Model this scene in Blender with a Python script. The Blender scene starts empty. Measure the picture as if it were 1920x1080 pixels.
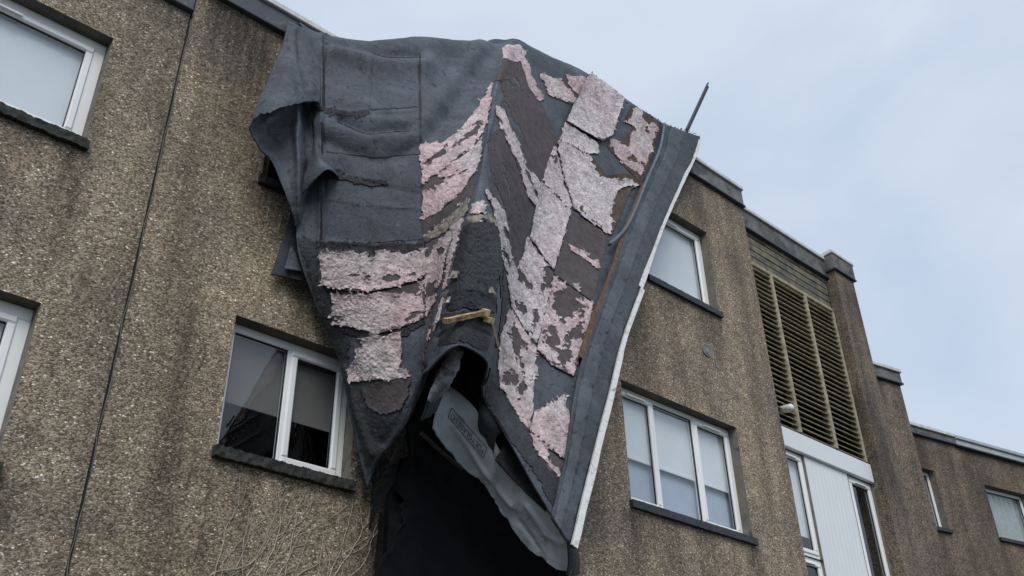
import bpy, math, random
import numpy as np
from mathutils import Vector, Matrix
from mathutils.bvhtree import BVHTree
random.seed(7); RNG = np.random.default_rng(7)
S = bpy.context.scene; COL = S.collection

# ------------------------------------------------------------------ camera
CAM = Vector((0.0, -6.5, 1.6))
ROT = Matrix(((0.74501076, -0.33892825, -0.57453164),
              (-0.66676957, -0.40345919, -0.62660915),
              (-0.01942453, 0.84991078, -0.52656848)))
cd = bpy.data.cameras.new('camera'); cam = bpy.data.objects.new('camera', cd); COL.objects.link(cam)
cam.matrix_world = Matrix.Translation(CAM) @ ROT.to_4x4()
cd.sensor_width = 36.0; cd.lens = 33.75; cd.clip_start = 0.05; cd.clip_end = 3000
S.camera = cam

# ------------------------------------------------------------------ world + sun (overcast)
SUN_DIR = Vector((-0.45, -0.62, 0.80)).normalized()          # towards the sun: behind the viewer, high left
w = bpy.data.worlds.new('World'); S.world = w; w.use_nodes = True
nt = w.node_tree; nt.nodes.clear()
def N(t, **k):
    n = nt.nodes.new(t)
    for a, v in k.items(): setattr(n, a, v)
    return n
sky = N('ShaderNodeTexSky', sky_type='NISHITA', sun_disc=False)
sky.sun_elevation = math.asin(SUN_DIR.z); sky.sun_rotation = math.atan2(SUN_DIR.x, SUN_DIR.y)
sc_ = N('ShaderNodeMix', data_type='RGBA', blend_type='MULTIPLY'); sc_.inputs[0].default_value = 1
nt.links.new(sky.outputs[0], sc_.inputs[6]); sc_.inputs[7].default_value = (1, 1, 1, 1)
tc = N('ShaderNodeTexCoord'); mp = N('ShaderNodeMapping'); mp.inputs['Scale'].default_value = (1.0, 1.0, 2.2); mp.inputs['Rotation'].default_value = (.3, .5, .2)
nt.links.new(tc.outputs['Generated'], mp.inputs[0])
n1 = N('ShaderNodeTexNoise'); n1.inputs['Scale'].default_value = 2.6; n1.inputs['Detail'].default_value = 6; n1.inputs['Roughness'].default_value = .5; n1.inputs['Distortion'].default_value = .7
nt.links.new(mp.outputs[0], n1.inputs['Vector'])
cr = N('ShaderNodeValToRGB'); cr.color_ramp.elements[0].position = .26; cr.color_ramp.elements[1].position = .66
CL0 = (3.85, 4.75, 6.15, 1); CL1 = (5.2, 5.82, 6.75, 1)          # grey-blue and pale parts of the cloud deck (world strength .1)
cr.color_ramp.elements[0].color = tuple(c / 10 for c in CL0[:3]) + (1,); cr.color_ramp.elements[1].color = tuple(c / 10 for c in CL1[:3]) + (1,)
nt.links.new(n1.outputs[0], cr.inputs[0])
cm = N('ShaderNodeMix', data_type='RGBA', blend_type='MULTIPLY'); cm.inputs[0].default_value = 1
nt.links.new(cr.outputs[0], cm.inputs[6]); cm.inputs[7].default_value = (10, 10, 10, 1)
mx = N('ShaderNodeMix', data_type='RGBA'); mx.inputs[0].default_value = .96
nt.links.new(sc_.outputs[2], mx.inputs[6]); nt.links.new(cm.outputs[2], mx.inputs[7])
bg = N('ShaderNodeBackground'); bg.inputs[1].default_value = .1
nt.links.new(mx.outputs[2], bg.inputs[0]); out = N('ShaderNodeOutputWorld'); nt.links.new(bg.outputs[0], out.inputs[0])
sd = bpy.data.lights.new('sun', 'SUN'); sd.energy = 1.5; sd.angle = math.radians(35); sd.color = (1, .96, .90)
sun = bpy.data.objects.new('sun', sd); COL.objects.link(sun); sun.location = (-20, -30, 40)
sun.rotation_euler = SUN_DIR.to_track_quat('Z', 'Y').to_euler()
S.view_settings.view_transform = 'Standard'; S.view_settings.look = 'None'; S.view_settings.gamma = 1
S.view_settings.exposure = 0.38; S.view_settings.use_curve_mapping = False

# ------------------------------------------------------------------ helpers
def ray(px, py):
    return ROT @ Vector(((px - 960) / 1800, -(py - 540) / 1800, -1))
def W(px, py, out=0.0):
    """point seen at a photo pixel, standing `out` metres in front of the facade plane y = 0"""
    d = ray(px, py); t = (6.5 - out) / d.y
    return CAM + d * t
def pix(p):
    q = ROT.transposed() @ (Vector(p) - CAM)
    return 960 + 1800 * q.x / -q.z, 540 - 1800 * q.y / -q.z
def wloc(o):
    v = Vector((0, 0, 0))
    while o is not None: v = v + o.location; o = o.parent
    return v
def link(name, me, parent=None, loc=None):
    o = bpy.data.objects.new(name, me); COL.objects.link(o)
    if parent is not None: o.parent = parent
    if loc is not None: o.location = Vector(loc) - (wloc(parent) if parent else Vector((0, 0, 0)))
    return o
def thing(name, label, cat, loc, group=None):
    o = bpy.data.objects.new(name, None); COL.objects.link(o); o.location = loc; o.empty_display_size = .2
    o['label'] = label; o['category'] = cat
    if group: o['group'] = group
    return o
class MB:
    def __init__(s): s.v = []; s.f = []; s.T = None
    def add(s, vs, fs):
        n = len(s.v)
        s.v += [tuple(s.T @ Vector(v)) if s.T else tuple(v) for v in vs]; s.f += [tuple(i + n for i in f) for f in fs]
    def box(s, x0, x1, y0, y1, z0, z1, b=0.0):
        if b <= 0:
            s.add([(x0,y0,z0),(x1,y0,z0),(x1,y1,z0),(x0,y1,z0),(x0,y0,z1),(x1,y0,z1),(x1,y1,z1),(x0,y1,z1)],
                  [(0,3,2,1),(4,5,6,7),(0,1,5,4),(1,2,6,5),(2,3,7,6),(3,0,4,7)])
        else:   # box with its front (y0) edges chamfered
            s.add([(x0,y1,z0),(x1,y1,z0),(x1,y1,z1),(x0,y1,z1),(x0,y0+b,z0),(x1,y0+b,z0),(x1,y0+b,z1),(x0,y0+b,z1),
                   (x0+b,y0,z0+b),(x1-b,y0,z0+b),(x1-b,y0,z1-b),(x0+b,y0,z1-b)],
                  [(0,3,2,1),(0,1,5,4),(1,2,6,5),(2,3,7,6),(3,0,4,7),(4,5,9,8),(5,6,10,9),(6,7,11,10),(7,4,8,11),(8,9,10,11)])
    def quad(s, a, b, c, d): s.add([a, b, c, d], [(0, 1, 2, 3)])
    def tube(s, pts, r, n=5, cap=True):
        pts = [Vector(p) for p in pts]; rr = r if isinstance(r, (list, tuple)) else [r] * len(pts)
        vs = []; fs = []
        for i, p in enumerate(pts):
            d = (pts[min(i + 1, len(pts) - 1)] - pts[max(i - 1, 0)]).normalized()
            a = d.cross(Vector((0.31, -0.9, 0.17))).normalized(); b = d.cross(a)
            for k in range(n):
                t = 2 * math.pi * k / n
                vs.append(p + (a * math.cos(t) + b * math.sin(t)) * rr[i])
        for i in range(len(pts) - 1):
            for k in range(n):
                fs.append((i*n+k, i*n+(k+1) % n, (i+1)*n+(k+1) % n, (i+1)*n+k))
        if cap: fs += [tuple(range(n))[::-1], tuple(range((len(pts)-1)*n, len(pts)*n))]
        s.add(vs, fs)
    def prism(s, poly, ext):
        n = len(poly); e = Vector(ext)
        s.add([Vector(p) for p in poly] + [Vector(p) + e for p in poly],
              [tuple(range(n)), tuple(range(2*n-1, n-1, -1))] + [(i, (i+1) % n, n+(i+1) % n, n+i) for i in range(n)])
    def build(s, name, m, parent=None, smooth=False):
        L = wloc(parent) if parent is not None else Vector((0, 0, 0))
        me = bpy.data.meshes.new(name); me.from_pydata([(x-L.x, y-L.y, z-L.z) for x, y, z in s.v], [], s.f)
        me.materials.append(m)
        if smooth: me.polygons.foreach_set('use_smooth', [True] * len(me.polygons))
        me.update(); return link(name, me, parent)
def hsh(ix, iy, s):
    h = (ix.astype(np.int64) * 374761393 + iy.astype(np.int64) * 668265263 + s * 1442695041) & 0xffffffff
    h = ((h ^ (h >> 13)) * 1274126177) & 0xffffffff
    return ((h ^ (h >> 16)) & 0xffff) / 65535.0
def vnoise(x, y, s=0):
    x = np.asarray(x, float); y = np.asarray(y, float)
    ix = np.floor(x); iy = np.floor(y); fx = x - ix; fy = y - iy
    fx = fx*fx*(3-2*fx); fy = fy*fy*(3-2*fy)
    a = hsh(ix, iy, s); b = hsh(ix+1, iy, s); c = hsh(ix, iy+1, s); d = hsh(ix+1, iy+1, s)
    return (a*(1-fx)+b*fx)*(1-fy)+(c*(1-fx)+d*fx)*fy
def fbm(x, y, s=0, o=4):
    r = 0; a = .5; t = 0
    for i in range(o): r = r + a * vnoise(x * 2**i + 17*i, y * 2**i - 9*i, s + i); t += a; a *= .55
    return r / t - .5

# ------------------------------------------------------------------ materials
def mat(name, rough=.7, spec=.4):
    m = bpy.data.materials.new(name); m.use_nodes = True
    m.node_tree.nodes['Principled BSDF'].inputs['Roughness'].default_value = rough
    m.node_tree.nodes['Principled BSDF'].inputs['Specular IOR Level'].default_value = spec
    return m
class G:
    """small node-graph helper over world position"""
    def __init__(s, m):
        s.t = m.node_tree; s.p = s.t.nodes['Principled BSDF']; s.pos = s.t.nodes.new('ShaderNodeNewGeometry').outputs['Position']
    def n(s, t, **k):
        x = s.t.nodes.new(t)
        for a, v in k.items(): setattr(x, a, v)
        return x
    def l(s, a, b): s.t.links.new(a, b)
    def map(s, sc=(1, 1, 1), rot=(0, 0, 0)):
        m = s.n('ShaderNodeMapping'); m.inputs['Scale'].default_value = sc; m.inputs['Rotation'].default_value = rot
        s.l(s.pos, m.inputs[0]); return m.outputs[0]
    def noise(s, scale, det=4, rough=.55, v=None, dist=0):
        x = s.n('ShaderNodeTexNoise'); x.inputs['Scale'].default_value = scale; x.inputs['Detail'].default_value = det
        x.inputs['Roughness'].default_value = rough; x.inputs['Distortion'].default_value = dist
        s.l(v if v is not None else s.pos, x.inputs['Vector']); return x.outputs[0]
    def voro(s, scale, feat='F1', out='Distance', v=None):
        x = s.n('ShaderNodeTexVoronoi', feature=feat); x.inputs['Scale'].default_value = scale
        s.l(v if v is not None else s.pos, x.inputs['Vector']); return x.outputs[out]
    def ramp(s, f, stops, const=False):
        x = s.n('ShaderNodeValToRGB'); e = x.color_ramp.elements
        if const: x.color_ramp.interpolation = 'CONSTANT'
        while len(e) < len(stops): e.new(.5)
        for i, (p, c) in enumerate(stops):
            e[i].position = p; e[i].color = (c, c, c, 1) if isinstance(c, (int, float)) else (*c, 1)
        s.l(f, x.inputs[0]); return x.outputs[0]
    def mix(s, f, a, b, mode='MIX'):
        x = s.n('ShaderNodeMix', data_type='RGBA', blend_type=mode)
        for i, v in ((0, f), (6, a), (7, b)):
            if isinstance(v, (int, float)) and i == 0: x.inputs[0].default_value = v
            elif isinstance(v, (tuple, list)): x.inputs[i].default_value = (*v, 1)
            elif isinstance(v, (int, float)): x.inputs[i].default_value = (v, v, v, 1)
            else: s.l(v, x.inputs[i])
        return x.outputs[2]
    def math(s, op, a, b=0.0):
        x = s.n('ShaderNodeMath', operation=op)
        for i, v in ((0, a), (1, b)):
            if isinstance(v, (int, float)): x.inputs[i].default_value = v
            else: s.l(v, x.inputs[i])
        return x.outputs[0]
    def col(s, c): s.l(c, s.p.inputs['Base Color'])
    def bump(s, h, st=.5, d=.01, prev=None):
        b = s.n('ShaderNodeBump'); b.inputs['Strength'].default_value = st; b.inputs['Distance'].default_value = d
        s.l(h, b.inputs['Height'])
        if prev is not None: s.l(prev, b.inputs['Normal'])
        s.l(b.outputs[0], s.p.inputs['Normal']); return b.outputs[0]

def dash(name, tint=(1, 1, 1), dark=.5, streak_seed=0.0, white=1.0, runs_and_shade=()):
    """pebble-dash: small stone chips in cement, with rain streaks and grime"""
    m = mat(name, .85, .3); g = G(m)
    wv = g.noise(45, 2)
    wa = g.n('ShaderNodeVectorMath', operation='SCALE'); g.l(g.pos, wa.inputs[0]); wa.inputs['Scale'].default_value = 1
    warp = g.n('ShaderNodeVectorMath', operation='SCALE'); nz = g.n('ShaderNodeTexNoise'); nz.inputs['Scale'].default_value = 60; nz.inputs['Detail'].default_value = 2
    g.l(g.pos, nz.inputs['Vector']); g.l(nz.outputs['Color'], warp.inputs[0]); warp.inputs['Scale'].default_value = .016
    add = g.n('ShaderNodeVectorMath', operation='ADD'); g.l(g.pos, add.inputs[0]); g.l(warp.outputs[0], add.inputs[1])
    mpn = g.n('ShaderNodeMapping'); mpn.inputs['Scale'].default_value = (64, 64, 100); mpn.inputs['Rotation'].default_value = (0, .45, 0); g.l(add.outputs[0], mpn.inputs[0]); cellv = mpn.outputs[0]
    cell = g.voro(1.0, 'F1', 'Color', cellv); sep = g.n('ShaderNodeSeparateColor'); g.l(cell, sep.inputs[0])
    dist = g.voro(1.0, 'F1', 'Distance', cellv)
    c1 = g.ramp(sep.outputs[0], [(0, (.105, .082, .062)), (.30, (.20, .16, .122)), (.55, (.30, .245, .188)), (.78, (.375, .315, .245)), (.965, (.43, .37, .295)), (.99, (.80*white, .77*white, .70*white))])
    gap = g.ramp(dist, [(.35, 1.0), (.85, .48)])
    c = g.mix(1.0, c1, gap, 'MULTIPLY')
    fine = g.noise(150, 3, .7); c = g.mix(1.0, c, g.ramp(fine, [(.3, .60), (.7, 1.38)]), 'MULTIPLY')
    mid = g.noise(9, 4, .6); c = g.mix(1.0, c, g.ramp(mid, [(.3, .78), (.7, 1.14)]), 'MULTIPLY')
    big = g.noise(.9, 5, .6, dist=.6); c = g.mix(1.0, c, g.ramp(big, [(.32, (.66, .68, .72)), (.62, (1.12, 1.1, 1.06))]), 'MULTIPLY')
    st = g.noise(1.0, 4, .55, g.map((2.6, 2.6, .32), (0, 0, streak_seed)))
    c = g.mix(1.0, c, g.ramp(st, [(.36, 1 - dark), (.56, 1.0)]), 'MULTIPLY')
    gr = g.noise(2.4, 3); c = g.mix(g.ramp(gr, [(.55, 0.0), (.75, .32)]), c, g.mix(1.0, c, (.80, .88, .62), 'MULTIPLY'))
    if runs_and_shade:      # water-run stains, one widened to paint shade: x, top z, half width, length, strength
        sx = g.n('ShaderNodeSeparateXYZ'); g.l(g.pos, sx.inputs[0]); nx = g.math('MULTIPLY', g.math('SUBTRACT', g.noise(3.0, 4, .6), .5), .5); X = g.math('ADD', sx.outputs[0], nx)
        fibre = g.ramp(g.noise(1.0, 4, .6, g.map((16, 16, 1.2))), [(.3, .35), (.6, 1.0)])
        for (x0, zt, hw, ln, k) in runs_and_shade:
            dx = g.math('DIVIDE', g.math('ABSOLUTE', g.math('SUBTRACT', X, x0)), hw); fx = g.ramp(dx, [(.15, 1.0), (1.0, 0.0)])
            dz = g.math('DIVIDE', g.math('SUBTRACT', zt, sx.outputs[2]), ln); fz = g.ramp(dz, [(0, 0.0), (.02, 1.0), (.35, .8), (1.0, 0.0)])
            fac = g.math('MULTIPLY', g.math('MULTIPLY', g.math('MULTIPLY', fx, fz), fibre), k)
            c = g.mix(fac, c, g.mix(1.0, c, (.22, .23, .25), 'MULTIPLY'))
    c = g.mix(1.0, c, tint, 'MULTIPLY'); g.col(c)
    h = g.math('ADD', g.math('MULTIPLY', g.math('SUBTRACT', 1.0, dist), .7), g.math('MULTIPLY', sep.outputs[1], .5))
    g.bump(h, .7, .008)
    return m
def plain(name, c, rough=.6, spec=.4, var=.25, scale=14, bump=0.0, bs=60, dirt=None, metal=0):
    m = mat(name, rough, spec); g = G(m); m.node_tree.nodes['Principled BSDF'].inputs['Metallic'].default_value = metal
    a = g.noise(scale, 5, .6)
    cc = g.mix(g.ramp(a, [(.3, 0.0), (.7, 1.0)]), tuple(x * (1 - var) for x in c), tuple(x * (1 + var) for x in c))
    if dirt: cc = g.mix(g.ramp(g.noise(dirt[1], 5, .65, dist=1.0), [(dirt[2], 0.0), (dirt[2] + .12, dirt[3])]), cc, dirt[0])
    g.col(cc)
    if bump: g.bump(g.noise(bs, 5, .65), bump, .01)
    return m
M = {}
M['dash_left'] = dash('pebbledash_warm', (1.42, 1.40, 1.35), .42, .0, 1, [(1.40, 6.55, .22, 1.1, .9), (1.75, 8.45, .5, 2.2, .5), (1.42, 3.86, .2, .9, .7), (.9, 6.55, .5, .4, .5)])
M['dash_mid'] = dash('pebbledash_olive', (1.40, 1.37, 1.29), .45, .9, 1, [(2.62, 8.8, .55, 2.0, 1.0), (2.28, 8.8, .3, 1.2, .8), (2.95, 6.98, .25, .8, .6), (4.45, 4.75, .75, 2.4, 1.0), (3.0, 4.36, .3, .4, .6)])  # widest run: sill stain enlarged to paint shade beside the hanging sheet
M['dash_right'] = dash('pebbledash_brown', (1.42, 1.36, 1.32), .40, 2.0, 1, [(7.66, 4.96, .28, 1.6, .9), (9.78, 4.96, .2, .8, .8), (9.55, 8.10, .35, 1.0, .9), (8.9, 8.10, .5, .5, .7), (9.0, 10.5, 1.5, .5, .5)])
M['dash_dark'] = dash('pebbledash_sooty', (.88, .85, .86), .5, 1.3, .8)
M['dash_far'] = dash('pebbledash_far', (.86, .80, .79), .40, 2.6, .8)
M['render'] = plain('cement_render', (.20, .185, .16), .85, .2, .25, 7, .35, 90, ((.07, .065, .06), 5, .55, .7))
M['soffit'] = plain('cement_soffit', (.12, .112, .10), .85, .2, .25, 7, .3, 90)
M['upvc'] = plain('white_upvc', (.87, .88, .88), .32, .45, .03, 3, 0, 60, ((.50, .52, .48), 14, .66, .35))
M['gasket'] = plain('black_gasket', (.012, .012, .013), .5)
M['sill'] = plain('mossy_concrete_sill', (.045, .047, .045), .9, .25, .5, 25, .8, 70, ((.028, .034, .016), 9, .5, .8))
M['slate'] = plain('slate_sill', (.035, .037, .042), .6, .4, .3, 14, .3, 60)
M['zinc'] = plain('parapet_cladding', (.075, .083, .098), .55, .45, .3, 5, .2, 30, ((.19, .19, .165), 6, .58, .65))
M['zinc_pale'] = plain('pale_parapet_cladding', (.40, .42, .44), .55, .4, .15, 5, .1, 30, ((.06, .06, .06), 7, .60, .8))
M['coping'] = plain('pale_coping', (.60, .60, .60), .6, .4, .2, 9, .1, 40, ((.16, .15, .13), 10, .60, .6))
M['trim'] = plain('dark_lead_trim', (.045, .055, .068), .45, .5, .25, 8)
M['conc'] = plain('stained_concrete', (.15, .148, .145), .85, .25, .35, 4, .4, 60, ((.06, .063, .066), 3, .5, .8))
M['conc_pale'] = plain('lichened_parapet', (.17, .175, .175), .8, .25, .35, 5, .3, 40, ((.07, .075, .08), 4, .48, .8))
M['oldwood'] = plain('weathered_timber', (.19, .175, .125), .85, .2, .3, 9, .5, 60, ((.085, .09, .09), 3, .46, .8))
M['louvre'] = plain('mossy_louvre_timber', (.36, .325, .235), .85, .2, .35, 16, .4, 60, ((.10, .10, .085), 5, .55, .6))
M['pvcboard'] = plain('white_board', (.74, .77, .79), .4, .4, .02, 3)
M['black'] = plain('dark_room', (.012, .012, .014), .9, .1)
M['blind'] = plain('white_blind', (.86, .88, .90), .8, .2, .03, 4)
M['blind_grey'] = plain('beige_blind', (.20, .185, .175), .8, .2, .05, 4)
M['net_blue'] = plain('pale_net', (.50, .56, .66), .9, .1, .05, 5)
M['net'] = plain('net_curtain', (.40, .44, .42), .9, .1, .15, 12)
M['ground'] = plain('rough_grass_and_paving', (.06, .065, .045), .95, .2, .4, 3, .5, 20)
M['stem'] = plain('dead_creeper_stem', (.38, .335, .275), .85, .2, .4, 22)
M['stem_dark'] = plain('old_creeper_stem', (.12, .10, .085), .85, .2, .3, 30)
M['whiteplastic'] = plain('white_plastic', (.72, .72, .68), .4, .4, .05, 10)
M['ventgrey'] = plain('grey_plastic_vent', (.26, .25, .24), .5, .4, .15, 30)
M['rust'] = plain('rusty_edge', (.13, .075, .045), .8, .3, .5, 22, .5, 80)
M['lead'] = plain('bent_lead_lip', (.10, .125, .155), .5, .5, .3, 12, .3, 40)
M['rollgrey'] = plain('grey_rolled_edge', (.24, .265, .29), .6, .4, .45, 16, .7, 45, ((.05, .055, .06), 10, .52, .8))
M['bar'] = plain('rusty_bar', (.075, .060, .065), .6, .4, .35, 18, .3, 60)
M['whitetrim'] = plain('chipped_white_trim', (.66, .67, .66), .55, .4, .12, 20, .3, 60, ((.16, .155, .15), 12, .55, .75))
M['lathwood'] = plain('split_timber', (.40, .29, .16), .75, .25, .35, 18, .4, 60, ((.10, .07, .045), 14, .50, .85))
M['freshwood'] = plain('fresh_split_timber', (.68, .52, .30), .75, .25, .2, 30, .3, 60)
M['film'] = plain('grey_lining_film', (.40, .445, .50), .34, .5, .16, 3.5, .3, 16, ((.20, .225, .25), 4, .54, .7))
M['print'] = plain('dark_print', (.06, .07, .08), .5)
M['print_pale'] = plain('faint_print', (.33, .36, .40), .5)
M['seal'] = plain('joint_sealant', (.035, .036, .038), .7, .3, .4, 30)
M['cable'] = plain('pale_cable', (.13, .125, .12), .6, .3, .3, 20)

def felt(name, c0, c1, bloom=.5, crack=.25, crack_scale=16, rough=.62):
    m = mat(name, rough, .42); g = G(m)
    a = g.noise(1.6, 6, .62, dist=.6); c = g.mix(g.ramp(a, [(.3, 0.0), (.7, 1.0)]), c0, c1)
    b = g.noise(7, 6, .68, dist=.5); c = g.mix(g.ramp(b, [(.45, 0.0), (.75, bloom)]), c, (.115, .135, .16))
    s = g.noise(5.0, 5, .6, g.map((1.0, 1.0, .12), (0, .15, 0))); c = g.mix(g.ramp(s, [(.55, 0.0), (.8, bloom * .8)]), c, (.125, .145, .175))
    d = g.noise(11, 5, .7, dist=1.4); c = g.mix(g.ramp(d, [(.56, 0.0), (.64, .8)]), c, (.014, .015, .018))
    k1 = g.noise(24, 5, .75, dist=.8); c = g.mix(g.ramp(k1, [(.57, 0.0), (.66, .75)]), c, (.016, .018, .022))
    k2 = g.noise(34, 4, .7, g.map((1, 1, .35))); c = g.mix(g.ramp(k2, [(.58, 0.0), (.72, bloom * .9)]), c, (.17, .195, .225))
    k3 = g.noise(1.1, 4, .6, dist=1.2); c = g.mix(1.0, c, g.ramp(k3, [(.33, .70), (.66, 1.25)]), 'MULTIPLY')
    sp = g.voro(130, 'F1', 'Distance'); c = g.mix(g.ramp(sp, [(.05, .5), (.10, 0.0)]), c, (.30, .32, .34)); g.col(c)
    e = g.voro(crack_scale, 'DISTANCE_TO_EDGE', 'Distance', None)
    n0 = g.bump(g.ramp(e, [(0, 0.0), (.06, 1.0)]), crack, .006)
    n1_ = g.bump(g.noise(30, 7, .75, dist=.5), .75, .016, n0); g.bump(g.noise(6, 5, .6), .30, .03, n1_); g.bump(g.noise(260, 2, .7), .6, .004, n1_)
    return m
M['felt'] = felt('black_roofing_felt', (.034, .044, .060), (.084, .102, .130), .62, .12)
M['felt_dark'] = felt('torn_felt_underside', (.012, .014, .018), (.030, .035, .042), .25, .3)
M['felt_edge'] = felt('mineral_felt_verge', (.032, .041, .053), (.062, .076, .096), .42, .4, 9)
M['felt_band'] = felt('worn_felt_band', (.058, .070, .088), (.092, .108, .130), .5, .25, 9)
M['bitumen'] = felt('cracked_bitumen', (.006, .0065, .008), (.016, .0175, .021), .08, 1.0, 24, .55)
M['shade_felt'] = plain('black_shade_felt', (.006, .0065, .008), .85, .15, .3, 6, .4, 30)  # near-black colour stands in for the deep shade under the flap
def facing(name, pink, pale, p0=.36):
    m = mat(name, .9, .15); g = G(m)
    a = g.noise(1.3, 5, .6); c = g.mix(g.ramp(a, [(p0, 0.0), (p0 + .24, 1.0)]), pale, pink)
    b = g.noise(8, 6, .70, dist=1.0); c = g.mix(1.0, c, g.ramp(b, [(.34, .56), (.6, 1.12)]), 'MULTIPLY')
    e = g.voro(21, 'DISTANCE_TO_EDGE', 'Distance', g.map((1, 1, 1)))
    f = g.noise(50, 5, .7); c = g.mix(1.0, c, g.ramp(f, [(.34, .74), (.58, 1.06)]), 'MULTIPLY')
    wn = g.n('ShaderNodeTexNoise'); wn.inputs['Scale'].default_value = 14; wn.inputs['Detail'].default_value = 4; g.l(g.pos, wn.inputs['Vector'])
    wm = g.n('ShaderNodeVectorMath', operation='SCALE'); g.l(wn.outputs['Color'], wm.inputs[0]); wm.inputs['Scale'].default_value = .09
    wa = g.n('ShaderNodeVectorMath', operation='ADD'); g.l(g.pos, wa.inputs[0]); g.l(wm.outputs[0], wa.inputs[1])
    ck = g.voro(15, 'DISTANCE_TO_EDGE', 'Distance', wa.outputs[0]); crk = g.ramp(ck, [(0, .40), (.035, .9), (.08, 1.0)])
    c = g.mix(g.ramp(g.noise(3.0, 3), [(.42, 0.0), (.58, 1.0)]), c, g.mix(1.0, c, crk, 'MULTIPLY'))
    d = g.noise(24, 4, .7, dist=1.0); c = g.mix(g.ramp(d, [(.655, 0.0), (.70, .85)]), c, (.055, .045, .045))
    r = g.noise(5, 4, .6); c = g.mix(g.ramp(r, [(.62, 0.0), (.76, .40)]), c, (.50, .25, .29)); g.col(c)
    n0 = g.bump(ck, .45, .04); n0 = g.bump(g.noise(22, 6, .68, dist=.8), .6, .020, n0); g.bump(g.noise(110, 4, .7), .5, .006, n0)
    return m
M['facing'] = facing('pink_paper_facing', (.66, .495, .515), (.64, .58, .575))
M['facing_pale'] = facing('pale_paper_facing', (.71, .58, .605), (.70, .635, .642), .45)
M['facing_grey'] = plain('grey_weathered_facing', (.29, .265, .225), .9, .15, .4, 18, .7, 60, ((.06, .052, .046), 12, .54, .8))
M['cork'] = plain('brown_board_core', (.100, .087, .090), .92, .15, .25, 14, .6, 120, ((.135, .115, .112), 5, .55, .6))
M['cork_warm'] = plain('rusty_board_core', (.095, .074, .062), .92, .15, .3, 12, .6, 110, ((.14, .10, .07), 5, .52, .6))
def glass():
    m = bpy.data.materials.new('window_glass'); m.use_nodes = True; t = m.node_tree; t.nodes.clear()
    o = t.nodes.new('ShaderNodeOutputMaterial'); mx = t.nodes.new('ShaderNodeMixShader')
    f = t.nodes.new('ShaderNodeFresnel')
    a = t.nodes.new('ShaderNodeBsdfTransparent'); a.inputs[0].default_value = (.90, .93, .95, 1)
    b = t.nodes.new('ShaderNodeBsdfGlossy'); b.inputs['Roughness'].default_value = .01
    ns = t.nodes.new('ShaderNodeTexNoise'); ns.inputs['Scale'].default_value = 1.6
    ge = t.nodes.new('ShaderNodeNewGeometry'); t.links.new(ge.outputs['Position'], ns.inputs['Vector'])
    bp = t.nodes.new('ShaderNodeBump'); bp.inputs['Strength'].default_value = .10; bp.inputs['Distance'].default_value = .03
    t.links.new(ns.outputs[0], bp.inputs['Height']); t.links.new(bp.outputs[0], b.inputs['Normal'])
    iv = t.nodes.new('ShaderNodeMix'); iv.inputs[2].default_value = 1.9; iv.inputs[3].default_value = 1 / 1.9      # same reflectance from both sides of the thin pane
    t.links.new(ge.outputs['Backfacing'], iv.inputs[0]); t.links.new(iv.outputs[0], f.inputs[0])
    t.links.new(f.outputs[0], mx.inputs[0]); t.links.new(a.outputs[0], mx.inputs[1]); t.links.new(b.outputs[0], mx.inputs[2]); t.links.new(mx.outputs[0], o.inputs[0])
    return m
M['glass'] = glass()

# ------------------------------------------------------------------ ground
gb = MB(); gb.add([(-600, -600, 0), (600, -600, 0), (600, 600, 0), (-600, 600, 0)], [(0, 1, 2, 3)])
g0 = gb.build('ground', M['ground']); g0['kind'] = 'structure'; g0['label'] = 'rough dark grass and paving below the flats'; g0['category'] = 'ground'

# ------------------------------------------------------------------ buildings
def wall_mesh(mb, x0, x1, z0, z1, ops, y=0.0, th=.28):
    """wall slab with openings, both faces, outer ends closed"""
    xs = sorted({x0, x1, *[v for o in ops for v in (max(o[0], x0), min(o[1], x1))]}); zs = sorted({z0, z1, *[v for o in ops for v in (o[2], o[3])]})
    for i in range(len(xs) - 1):
        for j in range(len(zs) - 1):
            cx = (xs[i] + xs[i+1]) / 2; cz = (zs[j] + zs[j+1]) / 2
            if any(o[0] < cx < o[1] and o[2] < cz < o[3] for o in ops): continue
            a, b, c, d = xs[i], xs[i+1], zs[j], zs[j+1]
            mb.quad((a, y, c), (b, y, c), (b, y, d), (a, y, d)); mb.quad((b, y+th, c), (a, y+th, c), (a, y+th, d), (b, y+th, d))
    for x in (x0, x1): mb.quad((x, y, z0), (x, y+th, z0), (x, y+th, z1), (x, y, z1))
    mb.quad((x0, y, z1), (x1, y, z1), (x1, y+th, z1), (x0, y+th, z1))
def rough_slab(mb, x0, x1, y0, y1, z0, z1, seed, amp=.012, n=110):
    """sill slab with crumbling front edges"""
    vs = []; fs = []
    for i in range(n + 1):
        x = x0 + (x1 - x0) * i / n
        for k, (y, z) in enumerate(((y1, z0), (y0, z0), (y0, z0 * .5 + z1 * .5), (y0, z1), (y1, z1))):
            a = amp if 0 < k < 4 else 0
            dz = a * 1.0 * (float(vnoise(x * 16 + k * 9, seed)) - .5 + 1.3 * (float(vnoise(x * 95 + k * 5, seed + 3)) - .5)); dy = a * 2 * (float(vnoise(x * 26 + k * 31, seed + 7)) - .5)
            vs.append((x, y + dy, z + dz))
    for i in range(n):
        for k in range(5): fs.append((i*5+k, (i+1)*5+k, (i+1)*5+(k+1) % 5, i*5+(k+1) % 5))
    fs += [tuple(range(5))[::-1], tuple(range(n*5, n*5+5))]
    mb.add(vs, fs)
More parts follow.
